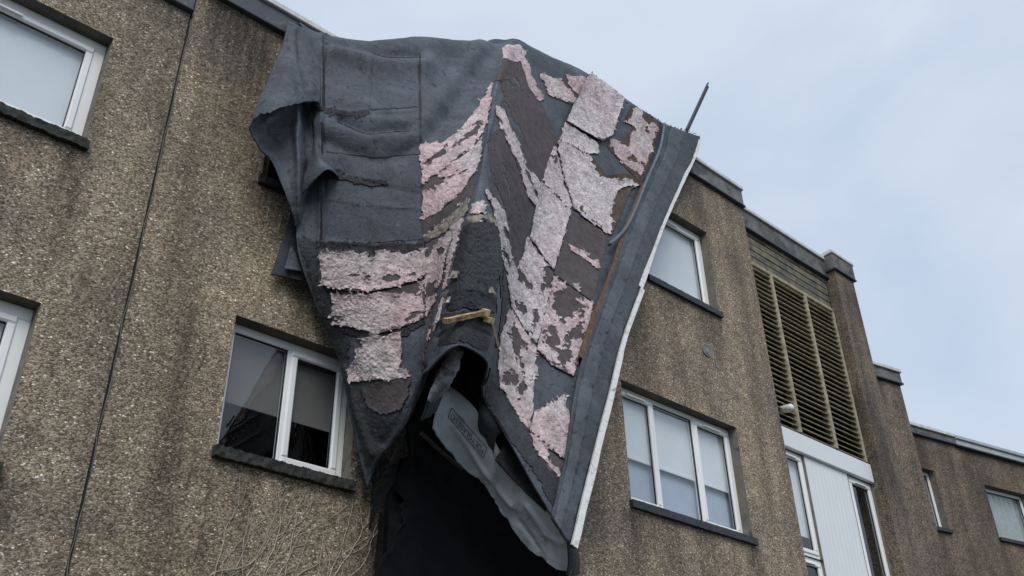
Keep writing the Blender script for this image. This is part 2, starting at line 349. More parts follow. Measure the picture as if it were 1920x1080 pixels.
def window(house, x0, x1, z0, z1, lights, T=None, y=0.0, rec=.13, sill='sill', blind=(.0, 1.0), blindmat='blind', vents=(0,), sillz=None, seed=1, curtain=False, sillth=.085, name='window', do_sill=True, proj=.05, backnet=False, fw=.06):
    """lights: [(fraction, opens)]; frame is the window mesh, everything else hangs below it"""
    yf = y + rec; fd = .06
    m = MB(); m.T = T
    m.box(x0, x1, yf, yf + fd, z1 - fw, z1, .006); m.box(x0, x1, yf, yf + fd, z0, z0 + fw, .006)
    m.box(x0, x0 + fw, yf, yf + fd, z0 + fw + .001, z1 - fw - .001, .006); m.box(x1 - fw, x1, yf, yf + fd, z0 + fw + .001, z1 - fw - .001, .006)
    edges = [x0 + fw]; acc = 0; inner = x1 - x0 - 2 * fw
    spans = []
    for i, (fr, op) in enumerate(lights):
        a = x0 + fw + inner * acc; acc += fr; b = x0 + fw + inner * acc
        if i: a += .024
        if i < len(lights) - 1:
            b -= .024; m.box(b + .001, b + .047, yf, yf + fd, z0 + fw + .001, z1 - fw - .001, .006)
        spans.append((a, b, op))
    win = m.build(name, M['upvc'], house)
    for xa, xb in ((x0, x0 - .02), (x1, x1 + .02)):      # smooth render lining of the opening
        r = MB(); r.T = T; r.box(min(xa, xb), max(xa, xb), y + .001, yf + fd, z0, z1); r.build('reveal', M['render'], win)
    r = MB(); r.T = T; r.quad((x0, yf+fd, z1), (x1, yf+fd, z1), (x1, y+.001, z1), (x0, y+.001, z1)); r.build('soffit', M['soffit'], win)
    if do_sill:
        s = MB(); s.T = T; rough_slab(s, x0 - .03, x1 + .03, y - proj, yf + .02, z0 - sillth, z0, seed, proj * .14 if sill == 'sill' else .003); s.build('sill', M[sill], win)
    for i, (a, b, op) in enumerate(spans):
        c0, c1 = z0 + fw, z1 - fw; yy = yf + .02
        if op:
            s = MB(); s.T = T; o = .012; q = .062; ya = yf - .016; yb = yf + .045
            A, B, C, D = a - o, b + o, c0 - o, c1 + o
            s.box(A, B, ya, yb, D - q, D, .012); s.box(A, B, ya, yb, C, C + q, .012)
            s.box(A, A + q, ya, yb, C + q + .001, D - q - .001, .012); s.box(B - q, B, ya, yb, C + q + .001, D - q - .001, .012)
            s.build('sash', M['upvc'], win); a, b, c0, c1 = A + q, B - q, C + q, D - q
        gk = MB(); gk.T = T; e = .007
        for bx in ((a, b, c1 - e, c1), (a, b, c0, c0 + e), (a, a + e, c0 + e, c1 - e), (b - e, b, c0 + e, c1 - e)): gk.box(bx[0], bx[1], yy - .006, yy + .012, bx[2], bx[3])
        gk.build('gasket', M['gasket'], win)
        p = MB(); p.T = T; p.quad((a, yy + .004, c0), (b, yy + .004, c0), (b, yy + .004, c1), (a, yy + .004, c1)); p.build('pane', M['glass'], win)
        if i in vents:
            v = MB(); v.T = T; cx = (a + b) / 2; hw = min(.17, (b - a) * .32); zz = c1 + .028
            v.box(cx - hw, cx + hw, yf - .035, yf - .0145, zz - .011, zz + .011, .004); v.box(cx - hw + .02, cx + hw - .02, yf - .040, yf - .0352, zz - .013, zz - .009)
            v.build('trickle_vent', M['upvc'], win)
    if blind:
        f0, f1 = blind; hb = z1 - z0
        b = MB(); b.T = T; yb = yf + .075
        if curtain:
            n = 60
            for i in range(n):
                u0, u1 = x0 + (x1-x0) * i / n, x0 + (x1-x0) * (i+1) / n; k0, k1 = yb + .03 * math.sin(i * .9), yb + .03 * math.sin((i+1) * .9)
                b.quad((u0, k0, z0), (u1, k1, z0), (u1, k1, z1), (u0, k0, z1))
        else:
            b.box(x0 + .01, x1 - .01, yb, yb + .004, z0 + f0 * hb, z0 + f1 * hb); b.box(x0 + .01, x1 - .01, yb - .012, yb - .001, z0 + f0 * hb - .03, z0 + f0 * hb)
        b.build('curtain' if curtain else 'blind', M[blindmat], win)
    if backnet:
        b = MB(); b.T = T; b.quad((x0 + .01, yf + .12, z0), (x1 - .01, yf + .12, z0), (x1 - .01, yf + .12, z1), (x0 + .01, yf + .12, z1)); b.build('net_curtain', M['net_blue'], win)
    rm = MB(); rm.T = T; q0, q1 = yf + fd + .001, yf + 2.2          # room behind the glass
    X0, X1, Z0, Z1 = x0 - .4, x1 + .4, z0 - .6, z1 + .3
    rm.quad((X0, q1, Z0), (X1, q1, Z0), (X1, q1, Z1), (X0, q1, Z1)); rm.quad((X0, q0, Z0), (X0, q1, Z0), (X0, q1, Z1), (X0, q0, Z1)); rm.quad((X1, q0, Z0), (X1, q1, Z0), (X1, q1, Z1), (X1, q0, Z1))
    rm.quad((X0, q0, Z0), (X1, q0, Z0), (X1, q1, Z0), (X0, q1, Z0)); rm.quad((X0, q0, Z1), (X1, q0, Z1), (X1, q1, Z1), (X0, q1, Z1))
    for bx in ((X0, x0, Z0, Z1), (x1, X1, Z0, Z1), (x0, x1, Z0, z0), (x0, x1, z1, Z1)): rm.quad((bx[0], q0, bx[2]), (bx[1], q0, bx[2]), (bx[1], q0, bx[3]), (bx[0], q0, bx[3]))
    rm.build('room', M['black'], win)
    return win
def parapet(house, x0, x1, ztrim, ztop, T=None, y=0.0, face='zinc', cop='coping', dep=.22, joints=()):
    p = MB(); p.T = T
    xs = [x0, *joints, x1]
    for a, b in zip(xs[:-1], xs[1:]): p.box(a + .003, b - .003, y - .035, y + dep, ztrim + .03, ztop - .07)
    pr = p.build('parapet', M[face], house)
    c = MB(); c.T = T; c.box(x0 - .01, x1 + .01, y - .07, y + dep + .02, ztop - .069, ztop, .008); c.build('coping', M[cop], pr)
    t = MB(); t.T = T; t.box(x0 - .005, x1 + .005, y - .062, y + .01, ztrim - .004, ztrim + .029, .008); t.build('drip_trim', M['trim'], pr)
    return pr
def body(house, x0, x1, z1, y=0.0, m='dash_mid', T=None, dep=8.0):
    b = MB(); b.T = T; yb = y + .29
    b.quad((x0, yb, 0), (x0, y + dep, 0), (x0, y + dep, z1), (x0, yb, z1)); b.quad((x1, y + dep, 0), (x1, yb, 0), (x1, yb, z1), (x1, y + dep, z1))
    b.quad((x1, y + dep, 0), (x0, y + dep, 0), (x0, y + dep, z1), (x1, y + dep, z1)); b.build('side_walls', M[m], house)
    r = MB(); r.T = T; r.box(x0 + .01, x1 - .01, y + .3, y + dep, z1 - .3, z1 - .15); r.build('roof', M['felt_dark'], house)

GR = 'stepped terrace of pebbledashed flats'
XJ, XS, XR = 2.03, 6.22, 10.87
# left unit
h1 = thing('terraced_house', 'pebbledashed flat left of the expansion joint with two pale-blinded windows', 'house', (0, 0, 0), GR)
ops = [(-.25, 1.443, 6.61, 7.75), (-.25, 1.453, 3.95, 5.14)]
m = MB(); wall_mesh(m, -4.0, XJ - .012, 0, 8.70, ops); m.build('wall', M['dash_left'], h1)
body(h1, -4.0, XJ - .012, 8.70, 0, 'dash_left')
parapet(h1, -4.0, XJ - .004, 8.46, 8.86)
window(h1, -.25, 1.443, 6.61, 7.75, [(1, True)], seed=11, fw=.10)
window(h1, -.25, 1.453, 3.95, 5.14, [(1, True)], seed=12, fw=.10)
jm = MB(); jm.box(XJ - .011, XJ + .011, .02, .1, 0, 8.4); jm.build('expansion_joint', M['seal'], h1)
rr = random.Random(3); cp = []
for i in range(60):
    z = 2.9 + 5.5 * i / 59; cp.append((XJ + .004 + .006 * math.sin(i * .7) + rr.uniform(-.004, .004), -.004 + .01 * math.sin(i * 1.3), z))
cb = MB(); cb.tube(cp, .0045, 5); cb.build('cable', M['cable'], h1, True)
# middle unit
h2 = thing('terraced_house', 'olive pebbledashed flat partly hidden by the hanging felt, two-light dark window', 'house', (XJ, 0, 0), GR)
W2 = (2.90, 4.092, 4.43, 5.585)
ops = [W2, (2.94, 4.17, 7.03, 8.19)]
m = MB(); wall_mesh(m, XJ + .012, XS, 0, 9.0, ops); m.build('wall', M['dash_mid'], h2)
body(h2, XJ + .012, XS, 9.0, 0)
parapet(h2, XJ + .004, XS, 8.81, 9.15)
window(h2, *W2, [(.5, False), (.5, True)], blind=(.44, 1.0), blindmat='blind_grey', vents=(), seed=21, proj=.06, fw=.075)
window(h2, 2.94, 4.17, 7.03, 8.19, [(1, True)], blind=None, vents=(), seed=22)
# right unit
h3 = thing('terraced_house', 'brown pebbledashed flat right of the hanging felt with triple window', 'house', (XS, 0, 0), GR)
TR = (7.62, 9.79, 5.05, 6.49); UR = (8.33, 9.80, 8.19, 9.54)
m = MB(); wall_mesh(m, XS + .002, XR, 0, 10.72, [TR, UR]); m.build('wall', M['dash_right'], h3)
body(h3, XS + .002, XR, 10.72, 0, 'dash_right')
parapet(h3, XS, XR + .02, 10.49, 10.88, face='conc_pale')
window(h3, *TR, [(.30, True), (.37, False), (.33, True)], sill='slate', blind=(.44, 1.0), vents=(0, 2), seed=31, backnet=True)
window(h3, *UR, [(1, True)], sill='slate', blind=(.0, 1.0), seed=32, fw=.085)
v = MB(); vc = W(1324, 657); 
for r0_, r1_ in ((.092, .078), (.064, .050), (.036, .0)):
    n = 28; vs = []; fs = []
    for k in range(n):
        a = 2 * math.pi * k / n
        for rad, yy in ((r0_, 0), (r0_, -.018), (r1_, -.018), (r1_, 0)): vs.append((vc.x + rad * math.cos(a), yy, vc.z + rad * math.sin(a)))
    for k in range(n):
        k2 = (k + 1) % n
        for q in range(3): fs.append((k*4+q, k2*4+q, k2*4+q+1, k*4+q+1))
    v.add(vs, fs)
for k in range(4):
    a = math.pi / 4 + k * math.pi / 2; ca, sa = math.cos(a), math.sin(a)
    v.tube([(vc.x + .03 * ca, -.010, vc.z + .03 * sa), (vc.x + .085 * ca, -.010, vc.z + .085 * sa)], .008, 4)
vb_ = v.build('wall_vent', M['ventgrey'], h3); v = MB(); n = 28; v.add([(vc.x + .09 * math.cos(2*math.pi*k/n), -.003, vc.z + .09 * math.sin(2*math.pi*k/n)) for k in range(n)], [tuple(range(n))])
v.build('vent_backing', M['black'], vb_)

# recessed bay with louvres
bay = thing('stair_bay', 'recessed stair bay with mossy timber louvres over white boarding', 'stair bay', (XR, 0.18, 0))
YB = .18; LX0, LX1, LZ0, LZ1 = 10.90, 13.43, 6.97, 9.69
m = MB(); wall_mesh(m, XR + .002, 13.455, 0, 10.6, [(LX0, LX1, 3.0, 10.22)], YB, .3); m.build('wall', M['dash_dark'], bay)
body(bay, XR + .002, 13.455, 10.6, YB, 'dash_dark')
parapet(bay, XR + .03, 13.455, 10.30, 10.735, None, YB, 'conc', 'coping', .25)
bk = MB(); bk.quad((LX0, YB + .27, 3.0), (LX1, YB + .27, 3.0), (LX1, YB + .27, 10.3), (LX0, YB + .27, 10.3)); bk.build('backing', M['black'], bay)
pm = {}
zc = LZ1 + .015; ch = .128
for r in range(4):
    cuts = [LX0] + sorted(LX0 + (LX1 - LX0) * f for f in ((.38, .78), (.2, .6), (.45, .85), (.3, .68))[r]) + [LX1]
    for a, b in zip(cuts[:-1], cuts[1:]):
        p = MB(); o = random.uniform(-.006, .006); p.box(a + .002, b - .002, YB + .01 + o, YB + .05, zc + .006, zc + ch - .006, .006); p.build('cladding_plank', M['oldwood'], bay)
    zc += ch
fr = MB(); fr.box(LX0, LX1, YB - .02, YB + .10, LZ1 - .05, LZ1 + .012, .005); fr.box(LX1 - .05, LX1, YB - .02, YB + .10, LZ0, LZ1 - .051, .005)
scr = fr.build('louvre_screen', M['louvre'], bay)
for x in (11.64, 12.58):
    q = MB(); q.box(x - .032, x + .032, YB - .025, YB + .10, LZ0 + .01, LZ1 - .052, .006); q.build('mullion', M['louvre'], scr)
secs = [(LX0, 11.606), (11.674, 12.546), (12.614, LX1 - .052)]
for (a, b) in secs:
    me = None; nsl = 30
    for k in range(nsl):
        z = LZ0 + .03 + (LZ1 - LZ0 - .12) * k / (nsl - 1)
        if me is None:
            q = MB(); L_ = b - a
            q.add([(0, -.012, -.026), (L_, -.012, -.026), (L_, .075, .030), (0, .075, .030), (0, -.018, -.014), (L_, -.018, -.014), (L_, .069, .042), (0, .069, .042)],
                  [(0,3,2,1),(4,5,6,7),(0,1,5,4),(1,2,6,5),(2,3,7,6),(3,0,4,7)])
            me = bpy.data.meshes.new('slat'); me.from_pydata(q.v, [], q.f); me.materials.append(M['louvre']); me.update()
        o = link('slat', me, scr, (a, YB + .005 + random.uniform(-.003, .003), z)); o.rotation_euler = (random.uniform(-.10, .10), random.uniform(-.004, .004), 0)
fa = MB(); fa.box(LX0, LX1 - .003, YB - .05, YB + .06, 6.63, 6.93, .01); fa.build('fascia_board', M['pvcboard'], bay)
db = MB(); db.box(LX0, LX1, YB - .01, YB + .12, 6.931, 6.966); db.build('louvre_sill', M['sill'], bay)
nb = 11; px0, px1 = 11.62, 12.73
for k in range(nb):
    a = px0 + (px1 - px0) * k / nb; b = px0 + (px1 - px0) * (k + 1) / nb
    q = MB(); q.box(a + .0015, b - .0015, YB + .0, YB + .03, 3.6, 6.629, .006); q.build('panel_board', M['pvcboard'], bay)
window(bay, LX0, 11.60, 5.15, 6.628, [(1, True)], None, YB, .03, blind=(0, 1), vents=(0,), do_sill=False)
window(bay, LX0, 11.60, 3.60, 5.148, [(1, True)], None, YB, .03, blind=(0, 1), vents=(0,), do_sill=False)
window(bay, 12.745, LX1 - .005, 3.60, 6.628, [(1, True)], None, YB, .03, blind=None, vents=(0,), do_sill=False)
pp = W(1472, 767, -.14); q = MB(); dr = Vector((-.25, -.85, -.25)).normalized()
q.tube([pp + dr * -.10, pp + dr * .02, pp + dr * .12, pp + dr * .125], [.055, .055, .062, .062], 14); q.tube([pp + dr * .1251, pp + dr * .15, pp + dr * .165], [.05, .042, .012], 14)
lp = q.build('outlet_pipe', M['whiteplastic'], None, True); lp['label'] = 'short white plastic outlet poking out between the timber louvres'; lp['category'] = 'outlet pipe'

# pier
pier = thing('pier', 'tall narrow pebbledashed pier with pale cap beside the louvres', 'pier', (13.46, 0, 0))
m = MB(); m.box(13.46, 14.06, 0, .6, 0, 10.45); m.build('shaft', M['dash_dark'], pier)
m = MB(); m.box(13.425, 14.095, -.035, .63, 10.45, 10.74); cp_ = m.build('cap', M['conc'], pier)
m = MB(); m.box(13.405, 14.115, -.055, .65, 10.741, 10.80, .008); m.build('coping', M['coping'], cp_)
m = MB(); m.box(13.415, 14.105, -.05, .63, 10.42, 10.449, .006); m.build('drip_trim', M['trim'], cp_)
# lower blocks beyond, turned a little towards the viewer
ANG = math.radians(-11.46)
def frame_at(ox, oy): return Matrix.Translation((ox, oy, 0)) @ Matrix.Rotation(ANG, 4, 'Z')
def hit(px, py, T, y=0.0):
    n = T.to_3x3() @ Vector((0, 1, 0)); o = T @ Vector((0, y, 0)); d = ray(px, py)
    return T.inverted() @ (CAM + d * ((o - CAM).dot(n) / d.dot(n)))
TA = frame_at(14.06, .45)
a0, a1 = hit(1628, 676, TA), hit(1686, 696, TA); at = hit(1660, 714, TA)
blk = thing('stair_tower', 'lower dark pebbledashed block right behind the pier', 'building', (14.06, .45, 0))
xa1 = hit(1688, 724, TA).x
m = MB(); m.T = TA; m.box(-.6, xa1, 0, 4, 0, a1.z - .2); m.build('wall', M['dash_dark'], blk)
parapet(blk, -.6, xa1 + .03, at.z, a1.z, TA, 0, 'conc', 'coping', .3)
TB = frame_at(16.3, .6)
b0, b1 = hit(1712, 795, TB), hit(1918, 853, TB); btr = hit(1790, 836, TB); bj = hit(1783, 812, TB)
far = thing('terraced_house', 'far pebbledashed house with pale streaked parapet and two small windows', 'house', (16.3, .6, 0))
def rect(pts):
    h = [hit(p[0], p[1], TB) for p in pts]; return h
n0_, n1_ = hit(1733, 880, TB), hit(1781, 990, TB); nt_ = hit(1737, 879, TB); ntop = hit(1748, 882, TB).z
nar = (hit(1731, 882, TB).x - .25, hit(1752, 886, TB).x, hit(1775, 993, TB).z, ntop)
wd0 = hit(1845, 908, TB); wdb = hit(1873, 1014, TB)
wid = (hit(1845, 908, TB).x, hit(1845, 908, TB).x + 1.25, wdb.z + .06, wd0.z)
ztB = (b0.z + b1.z) / 2
m = MB(); m.T = TB; wall_mesh(m, -2.5, 9, 0, ztB - .2, [nar, wid]); m.build('wall', M['dash_far'], far)
body(far, -2.5, 9, ztB - .2, 0, 'dash_far', TB, 6)
parapet(far, -2.5, bj.x, btr.z, ztB, TB, 0, 'conc', 'coping', .3)
parapet(far, bj.x + .005, 9, btr.z - .02, ztB - .03, TB, -.02, 'zinc_pale', 'zinc_pale', .3)
window(far, *nar, [(1, False)], TB, 0, .13, 'slate', (0, 1), vents=(), seed=41, blindmat='net', sillth=.06)
window(far, *wid, [(1, False)], TB, 0, .13, 'slate', (0, 1), 'net', (), seed=42, curtain=True, sillth=.06)

# ------------------------------------------------------------------ the peeled roof covering
flap = thing('roof_covering', 'torn black roofing felt with pink insulation boards hanging from the parapet down the facade', 'roof covering', (XS, -.1, 9.2))
def catmull(P, n):
    """P: (k, m, 3) resampled along axis 0 to n rows"""
    k = P.shape[0]; t = np.linspace(0, k - 1, n); i = np.clip(t.astype(int), 0, k - 2); f = (t - i)[:, None, None]
    g = lambda j: P[np.clip(j, 0, k - 1)]
    p0, p1, p2, p3 = g(i - 1), g(i), g(i + 1), g(i + 2)
    return .5 * (2*p1 + (p2-p0)*f + (2*p0-5*p1+4*p2-p3)*f**2 + (3*p1-p0-3*p2+p3)*f**3)
def surf(ctrl, nu, nv, extra=None):
    """ctrl[row][col] = (px, py, out) or Vector; returns dense (nv, nu, 3)"""
    P = np.array([[tuple(c if isinstance(c, Vector) else W(*c)) for c in r] for r in ctrl])
    A = catmull(P, nv); return catmull(A.transpose(1, 0, 2), nu).transpose(1, 0, 2)
def normals(A):
    du = np.gradient(A, axis=1); dv = np.gradient(A, axis=0); n = np.cross(du, dv); n /= np.linalg.norm(n, axis=2, keepdims=True) + 1e-9
    d = A - np.array(CAM); s = np.sign(-(n * d).sum(2, keepdims=True)); s[s == 0] = 1
    return n * s
def pixmap(A):
    Rm = np.array(ROT); q = (A - np.array(CAM)) @ Rm
    return 960 + 1800 * q[..., 0] / -q[..., 2], 540 - 1800 * q[..., 1] / -q[..., 2]
def seg_d(X, Y, poly):
    best = np.full(X.shape, 1e9)
    for (x0, y0), (x1, y1) in zip(poly[:-1], poly[1:]):
        dx, dy = x1 - x0, y1 - y0; t = np.clip(((X - x0) * dx + (Y - y0) * dy) / (dx*dx + dy*dy + 1e-9), 0, 1)
        best = np.minimum(best, np.hypot(X - x0 - t * dx, Y - y0 - t * dy))
    return best
def ripple(A, folds, noise=((.35, .03, 0),), seed=0):
    X, Y = pixmap(A); n = normals(A); h = np.zeros(X.shape)
    for sc, amp, s in noise: h += amp * 2 * fbm(A[..., 0] / sc + A[..., 1] * .7 / sc, A[..., 2] / sc, seed + s)
    for poly, wdt, amp in folds:
        d = seg_d(X, Y, poly); h += amp * np.exp(-(d / wdt) ** 2)
    return A + n * h[..., None]
def sheet(name, A, m, parent, th=.016, keep=None, smooth=True):
    nv, nu = A.shape[:2]; L = np.array(wloc(parent)); V = (A - L).reshape(-1, 3); F = []
    for j in range(nv - 1):
        for i in range(nu - 1):
            if keep is not None and not keep[j, i]: continue
            F.append((j*nu+i, j*nu+i+1, (j+1)*nu+i+1, (j+1)*nu+i))
    me = bpy.data.meshes.new(name); me.from_pydata([tuple(v) for v in V], [], F); me.materials.append(m)
    if smooth: me.polygons.foreach_set('use_smooth', [True] * len(me.polygons))
    me.update(); o = link(name, me, parent)
    # back side stands th behind the seen side
    n = normals(A)[nv // 2, nu // 2]
    md = o.modifiers.new('thickness', 'SOLIDIFY'); md.thickness = th
    fn = me.polygons[len(me.polygons) // 2].normal; md.offset = -1 if float(np.dot(np.array(fn), n)) > 0 else 1
    return o
C = [  # columns left to right, each top to bottom: (px, py, metres in front of the facade)
 [(562,42,.06),(582,130,.14),(590,200,.2),(583,300,.25),(556,440,.22),(588,560,.18),(634,670,.16),(655,770,.16),(690,915,.14)],
 [(600,62,.07),(602,130,.20),(603,200,.3),(600,320,.35),(598,460,.32),(622,560,.3),(660,670,.3),(685,770,.3),(706,870,.28)],
 [(690,77,.09),(690,140,.27),(690,210,.42),(690,330,.52),(692,462,.5),(696,560,.52),(712,660,.52),(722,755,.5),(735,828,.5)],
 [(785,71,.10),(784,140,.3),(785,205,.5),(788,330,.68),(795,460,.70),(797,560,.74),(790,645,.78),(782,720,.80),(776,772,.82)],
 [(870,76,.10),(862,135,.3),(852,205,.55),(846,320,.86),(838,435,1.0),(826,535,1.1),(812,620,1.2),(802,680,1.25),(797,715,1.27)],
 [(938,77,.10),(922,125,.34),(910,190,.66),(896,300,1.06),(866,425,1.34),(842,530,1.5),(826,600,1.6),(817,645,1.62),(814,682,1.6)],
 [(965,73,.10),(946,113,.36),(928,180,.72),(908,300,1.18),(893,415,1.5),(884,520,1.7),(872,590,1.8),(866,622,1.85),(861,648,1.86)],
 [(990,84,.10),(968,140,.32),(940,190,.66),(925,300,1.08),(925,420,1.36),(929,520,1.5),(925,600,1.6),(919,645,1.62),(914,684,1.6)],
 [(1032,106,.10),(1030,185,.24),(1018,260,.42),(996,350,.62),(975,440,.78),(956,540,.92),(936,640,1.02),(922,700,1.06),(906,745,1.06)],
 [(1106,141,.10),(1112,205,.16),(1098,280,.24),(1066,370,.40),(1040,450,.56),(1014,550,.74),(985,650,.90),(962,740,1.0),(940,805,1.06)],
 [(1245,232,.08),(1236,280,.12),(1213,335,.20),(1177,420,.38),(1143,520,.60),(1106,620,.82),(1075,730,1.04),(1058,850,1.22),(1032,962,1.36)],
 [(1311,256,.08),(1300,292,.10),(1278,340,.18),(1240,425,.36),(1203,525,.60),(1163,635,.84),(1135,750,1.08),(1102,880,1.28),(1068,1016,1.46)],
]
rows = []
back = []
for c in C:
    p = W(*c[0]); back.append(Vector((p.x, 1.2, p.z - .25)))
rows.append(back); rows.append([Vector((W(*c[0]).x, .35, W(*c[0]).z - .02)) for c in C])
for j in range(9): rows.append([c[j] for c in C])
A = surf(rows, 300, 330)
FOLDS = [([(612,80),(680,92),(735,106),(785,104)], 12, -.075), ([(620,95),(700,118),(790,125)], 22, .085),
         ([(610,262),(660,285),(720,300),(785,272)], 10, -.045), ([(605,235),(680,262),(780,262)], 16, .055), ([(612,210),(700,222),(775,228)], 8, .018),
         ([(603,40),(603,180),(601,330),(598,460)], 4, .022), ([(611,60),(611,200),(608,330),(606,460)], 5, -.014),
         ([(930,90),(880,160),(830,230),(800,262)], 14, -.035), ([(900,84),(850,150),(800,225)], 14, .03),
         ([(640,225),(690,250),(760,240)], 9, -.05), ([(622,320),(700,345),(785,365)], 3, -.010), ([(600,372),(690,385),(790,392)], 3, .010), ([(620,455),(700,463),(790,458)], 5, .016),
         ([(787,150),(788,330),(795,460),(797,560)], 3, .012), ([(600,205),(690,212),(785,206)], 3, .010), ([(690,100),(690,455)], 2.5, .006),
         ([(650,690),(672,780),(700,850)], 9, .03), ([(745,840),(780,770),(803,700)], 7, .035), ([(720,830),(765,755),(795,690)], 8, -.03),
         ([(820,610),(866,588),(915,606)], 5, .02), ([(820,632),(866,608),(918,630)], 4, -.015), ([(830,560),(880,545),(925,560)], 7, .015)]
A = ripple(A, FOLDS, ((.9, .03, 0), (.25, .006, 5), (.07, .002, 9)), 3)
nv, nu = A.shape[:2]
memb = sheet('felt_membrane', A, M['felt'], flap, .018)
FLK = []; TRI = []; VV = [Vector(p) for p in A.reshape(-1, 3)]
for j in range(nv - 1):
    for i in range(nu - 1): TRI += [(j*nu+i, j*nu+i+1, (j+1)*nu+i+1), (j*nu+i, (j+1)*nu+i+1, (j+1)*nu+i)]
BVH = BVHTree.FromPolygons(VV, TRI)
def sdpoly(X, Y, poly):
    ins = np.zeros(X.shape, bool); n = len(poly)
    for i in range(n):
        x0, y0 = poly[i]; x1, y1 = poly[(i + 1) % n]
        if y0 != y1: ins ^= ((y0 > Y) != (y1 > Y)) & (X < (x1 - x0) * (Y - y0) / (y1 - y0) + x0)
    d = seg_d(X, Y, list(poly) + [poly[0]]); return np.where(ins, d, -d)
def sdell(X, Y, e):
    cx, cy, rx, ry, a = e; a = math.radians(a); dx, dy = X - cx, Y - cy; u = (dx * math.cos(a) + dy * math.sin(a)) / rx; v = (-dx * math.sin(a) + dy * math.cos(a)) / ry
    return (np.hypot(u, v) - 1) * min(rx, ry)
def patch(name, parent, m, poly, off, th, rag=2.0, holes=(), seed=0, step=2.0, relief=.004, rs=7.0, ang=0, stretch=1.0, tears=0.0, nmul=1.0, curl=0.0, tsc=13.0, bias=0.0):
    """a ragged flat piece lying on the felt: marching squares over its outline, dropped on to the felt surface, with thickness"""
    xs = [p[0] for p in poly]; ys = [p[1] for p in poly]
    X, Y = np.meshgrid(np.arange(min(xs) - 8, max(xs) + 10, step), np.arange(min(ys) - 8, max(ys) + 10, step))
    ca, sa = math.cos(math.radians(ang)), math.sin(math.radians(ang)); U = (X * ca + Y * sa) / stretch; V_ = -X * sa + Y * ca
    F = sdpoly(X, Y, poly) + bias + rag * (2.6 * fbm(U / 11, V_ / 11, seed, 5) + 2.2 * fbm(U / 3.6, V_ / 3.6, seed + 9, 3))
    for e in holes:
        q = sdell(X, Y, e); F = np.minimum(F, q + 24 * nmul * fbm(U / 12, V_ / 12, seed + 21, 5) + 13 * nmul * fbm(U / 4.5, V_ / 4.5, seed + 31, 3))
    if tears > 0: F = np.minimum(F, ((.5 - tears) - fbm(U / tsc, V_ / tsc, seed + 40, 4) * 1.25) * 30)
    h, w_ = F.shape; vid = {}; pv = []; faces = []
    def gv(j, i):
        k = (j, i)
        if k not in vid: vid[k] = len(pv); pv.append((X[j, i], Y[j, i]))
        return vid[k]
    def ev(j, i, j2, i2):
        k = (j, i, j2, i2) if (j, i) < (j2, i2) else (j2, i2, j, i)
        if k not in vid:
            a, b = F[j, i], F[j2, i2]; t = a / (a - b); vid[k] = len(pv); pv.append((X[j, i] + t * (X[j2, i2] - X[j, i]), Y[j, i] + t * (Y[j2, i2] - Y[j, i])))
        return vid[k]
    ins = F > 0; cnt = ins[:-1, :-1].astype(int) + ins[1:, :-1] + ins[:-1, 1:] + ins[1:, 1:]
    for j, i in zip(*np.nonzero(cnt)):
        q = [(j, i), (j, i+1), (j+1, i+1), (j+1, i)]; f = []
        for a in range(4):
            p, r = q[a], q[(a + 1) % 4]
            if ins[p]: f.append(gv(*p))
            if ins[p] != ins[r]: f.append(ev(*p, *r))
        if len(f) >= 3: faces.append(f)
    pos = []; nsum = Vector((0, 0, 0)); dep = []
    for (x, y) in pv:
        d = ray(x, y).normalized(); loc, nn, _, t = BVH.ray_cast(CAM, d)
        if loc is None: pos.append(None); dep.append(0); continue
        if nn.dot(d) > 0: nn = -nn
        nsum += nn; pos.append((loc, d)); dep.append(t)
    if nsum.length == 0: return None
    na = nsum.normalized()
    pvn = np.array(pv); rl = fbm(pvn[:, 0] / rs, pvn[:, 1] / rs, seed + 60, 4) * 2 * relief
    sdv = np.clip(sdpoly(pvn[:, 0], pvn[:, 1], poly) / 14.0, 0, 1); cu = curl * (1 - sdv) ** 2 * (.4 + 1.2 * vnoise(pvn[:, 0] / 45, pvn[:, 1] / 45, seed + 70))
    P3 = [None if p is None else p[0] + (na * .6 - p[1] * .4) * (off + float(rl[i]) + float(cu[i])) for i, p in enumerate(pos)]
    good = []
    for f in faces:
        if any(P3[k] is None for k in f): continue
        dd = [dep[k] for k in f]
        if max(dd) - min(dd) > .10: continue
        good.append(f)
    if not good: return None
    par = {}      # keep connected pieces apart: each is an object of its own
    def fnd(x):
        while par.setdefault(x, x) != x: par[x] = par[par[x]]; x = par[x]
        return x
    for f in good:
        r0_ = fnd(f[0])
        for k in f[1:]: par[fnd(k)] = r0_
    comp = {}
    for f in good: comp.setdefault(fnd(f[0]), []).append(f)
    comps = sorted(comp.values(), key=len, reverse=True); first = None
    for ci, good in enumerate(comps):
        if ci and len(good) < 14: break
        o = _piece(name, parent, m, good, P3, na, th); first = first or o
    return first
def _piece(name, parent, m, good, P3, na, th):
    ec = {}
    for f in good:
        for a, b in zip(f, f[1:] + f[:1]): ec[(a, b)] = ec.get((a, b), 0) + 1
    L = wloc(parent); used = sorted({k for f in good for k in f}); re = {k: i for i, k in enumerate(used)}
    V3 = [P3[k] - L for k in used]; FF = [tuple(re[k] for k in f) for f in good]; sk = {}
    for (a, b) in list(ec):
        if (b, a) in ec: continue
        for k in (a, b):
            if k not in sk: sk[k] = len(V3); V3.append(P3[k] - L - na * th)
        FF.append((re[b], re[a], sk[a], sk[b]))
        if name == 'paper_facing' and random.random() < .10: FLK.append((P3[a].copy(), P3[b].copy(), na.copy()))
    me = bpy.data.meshes.new(name); me.from_pydata([tuple(v) for v in V3], [], FF); me.materials.append(m); me.update()
    return link(name, me, parent)
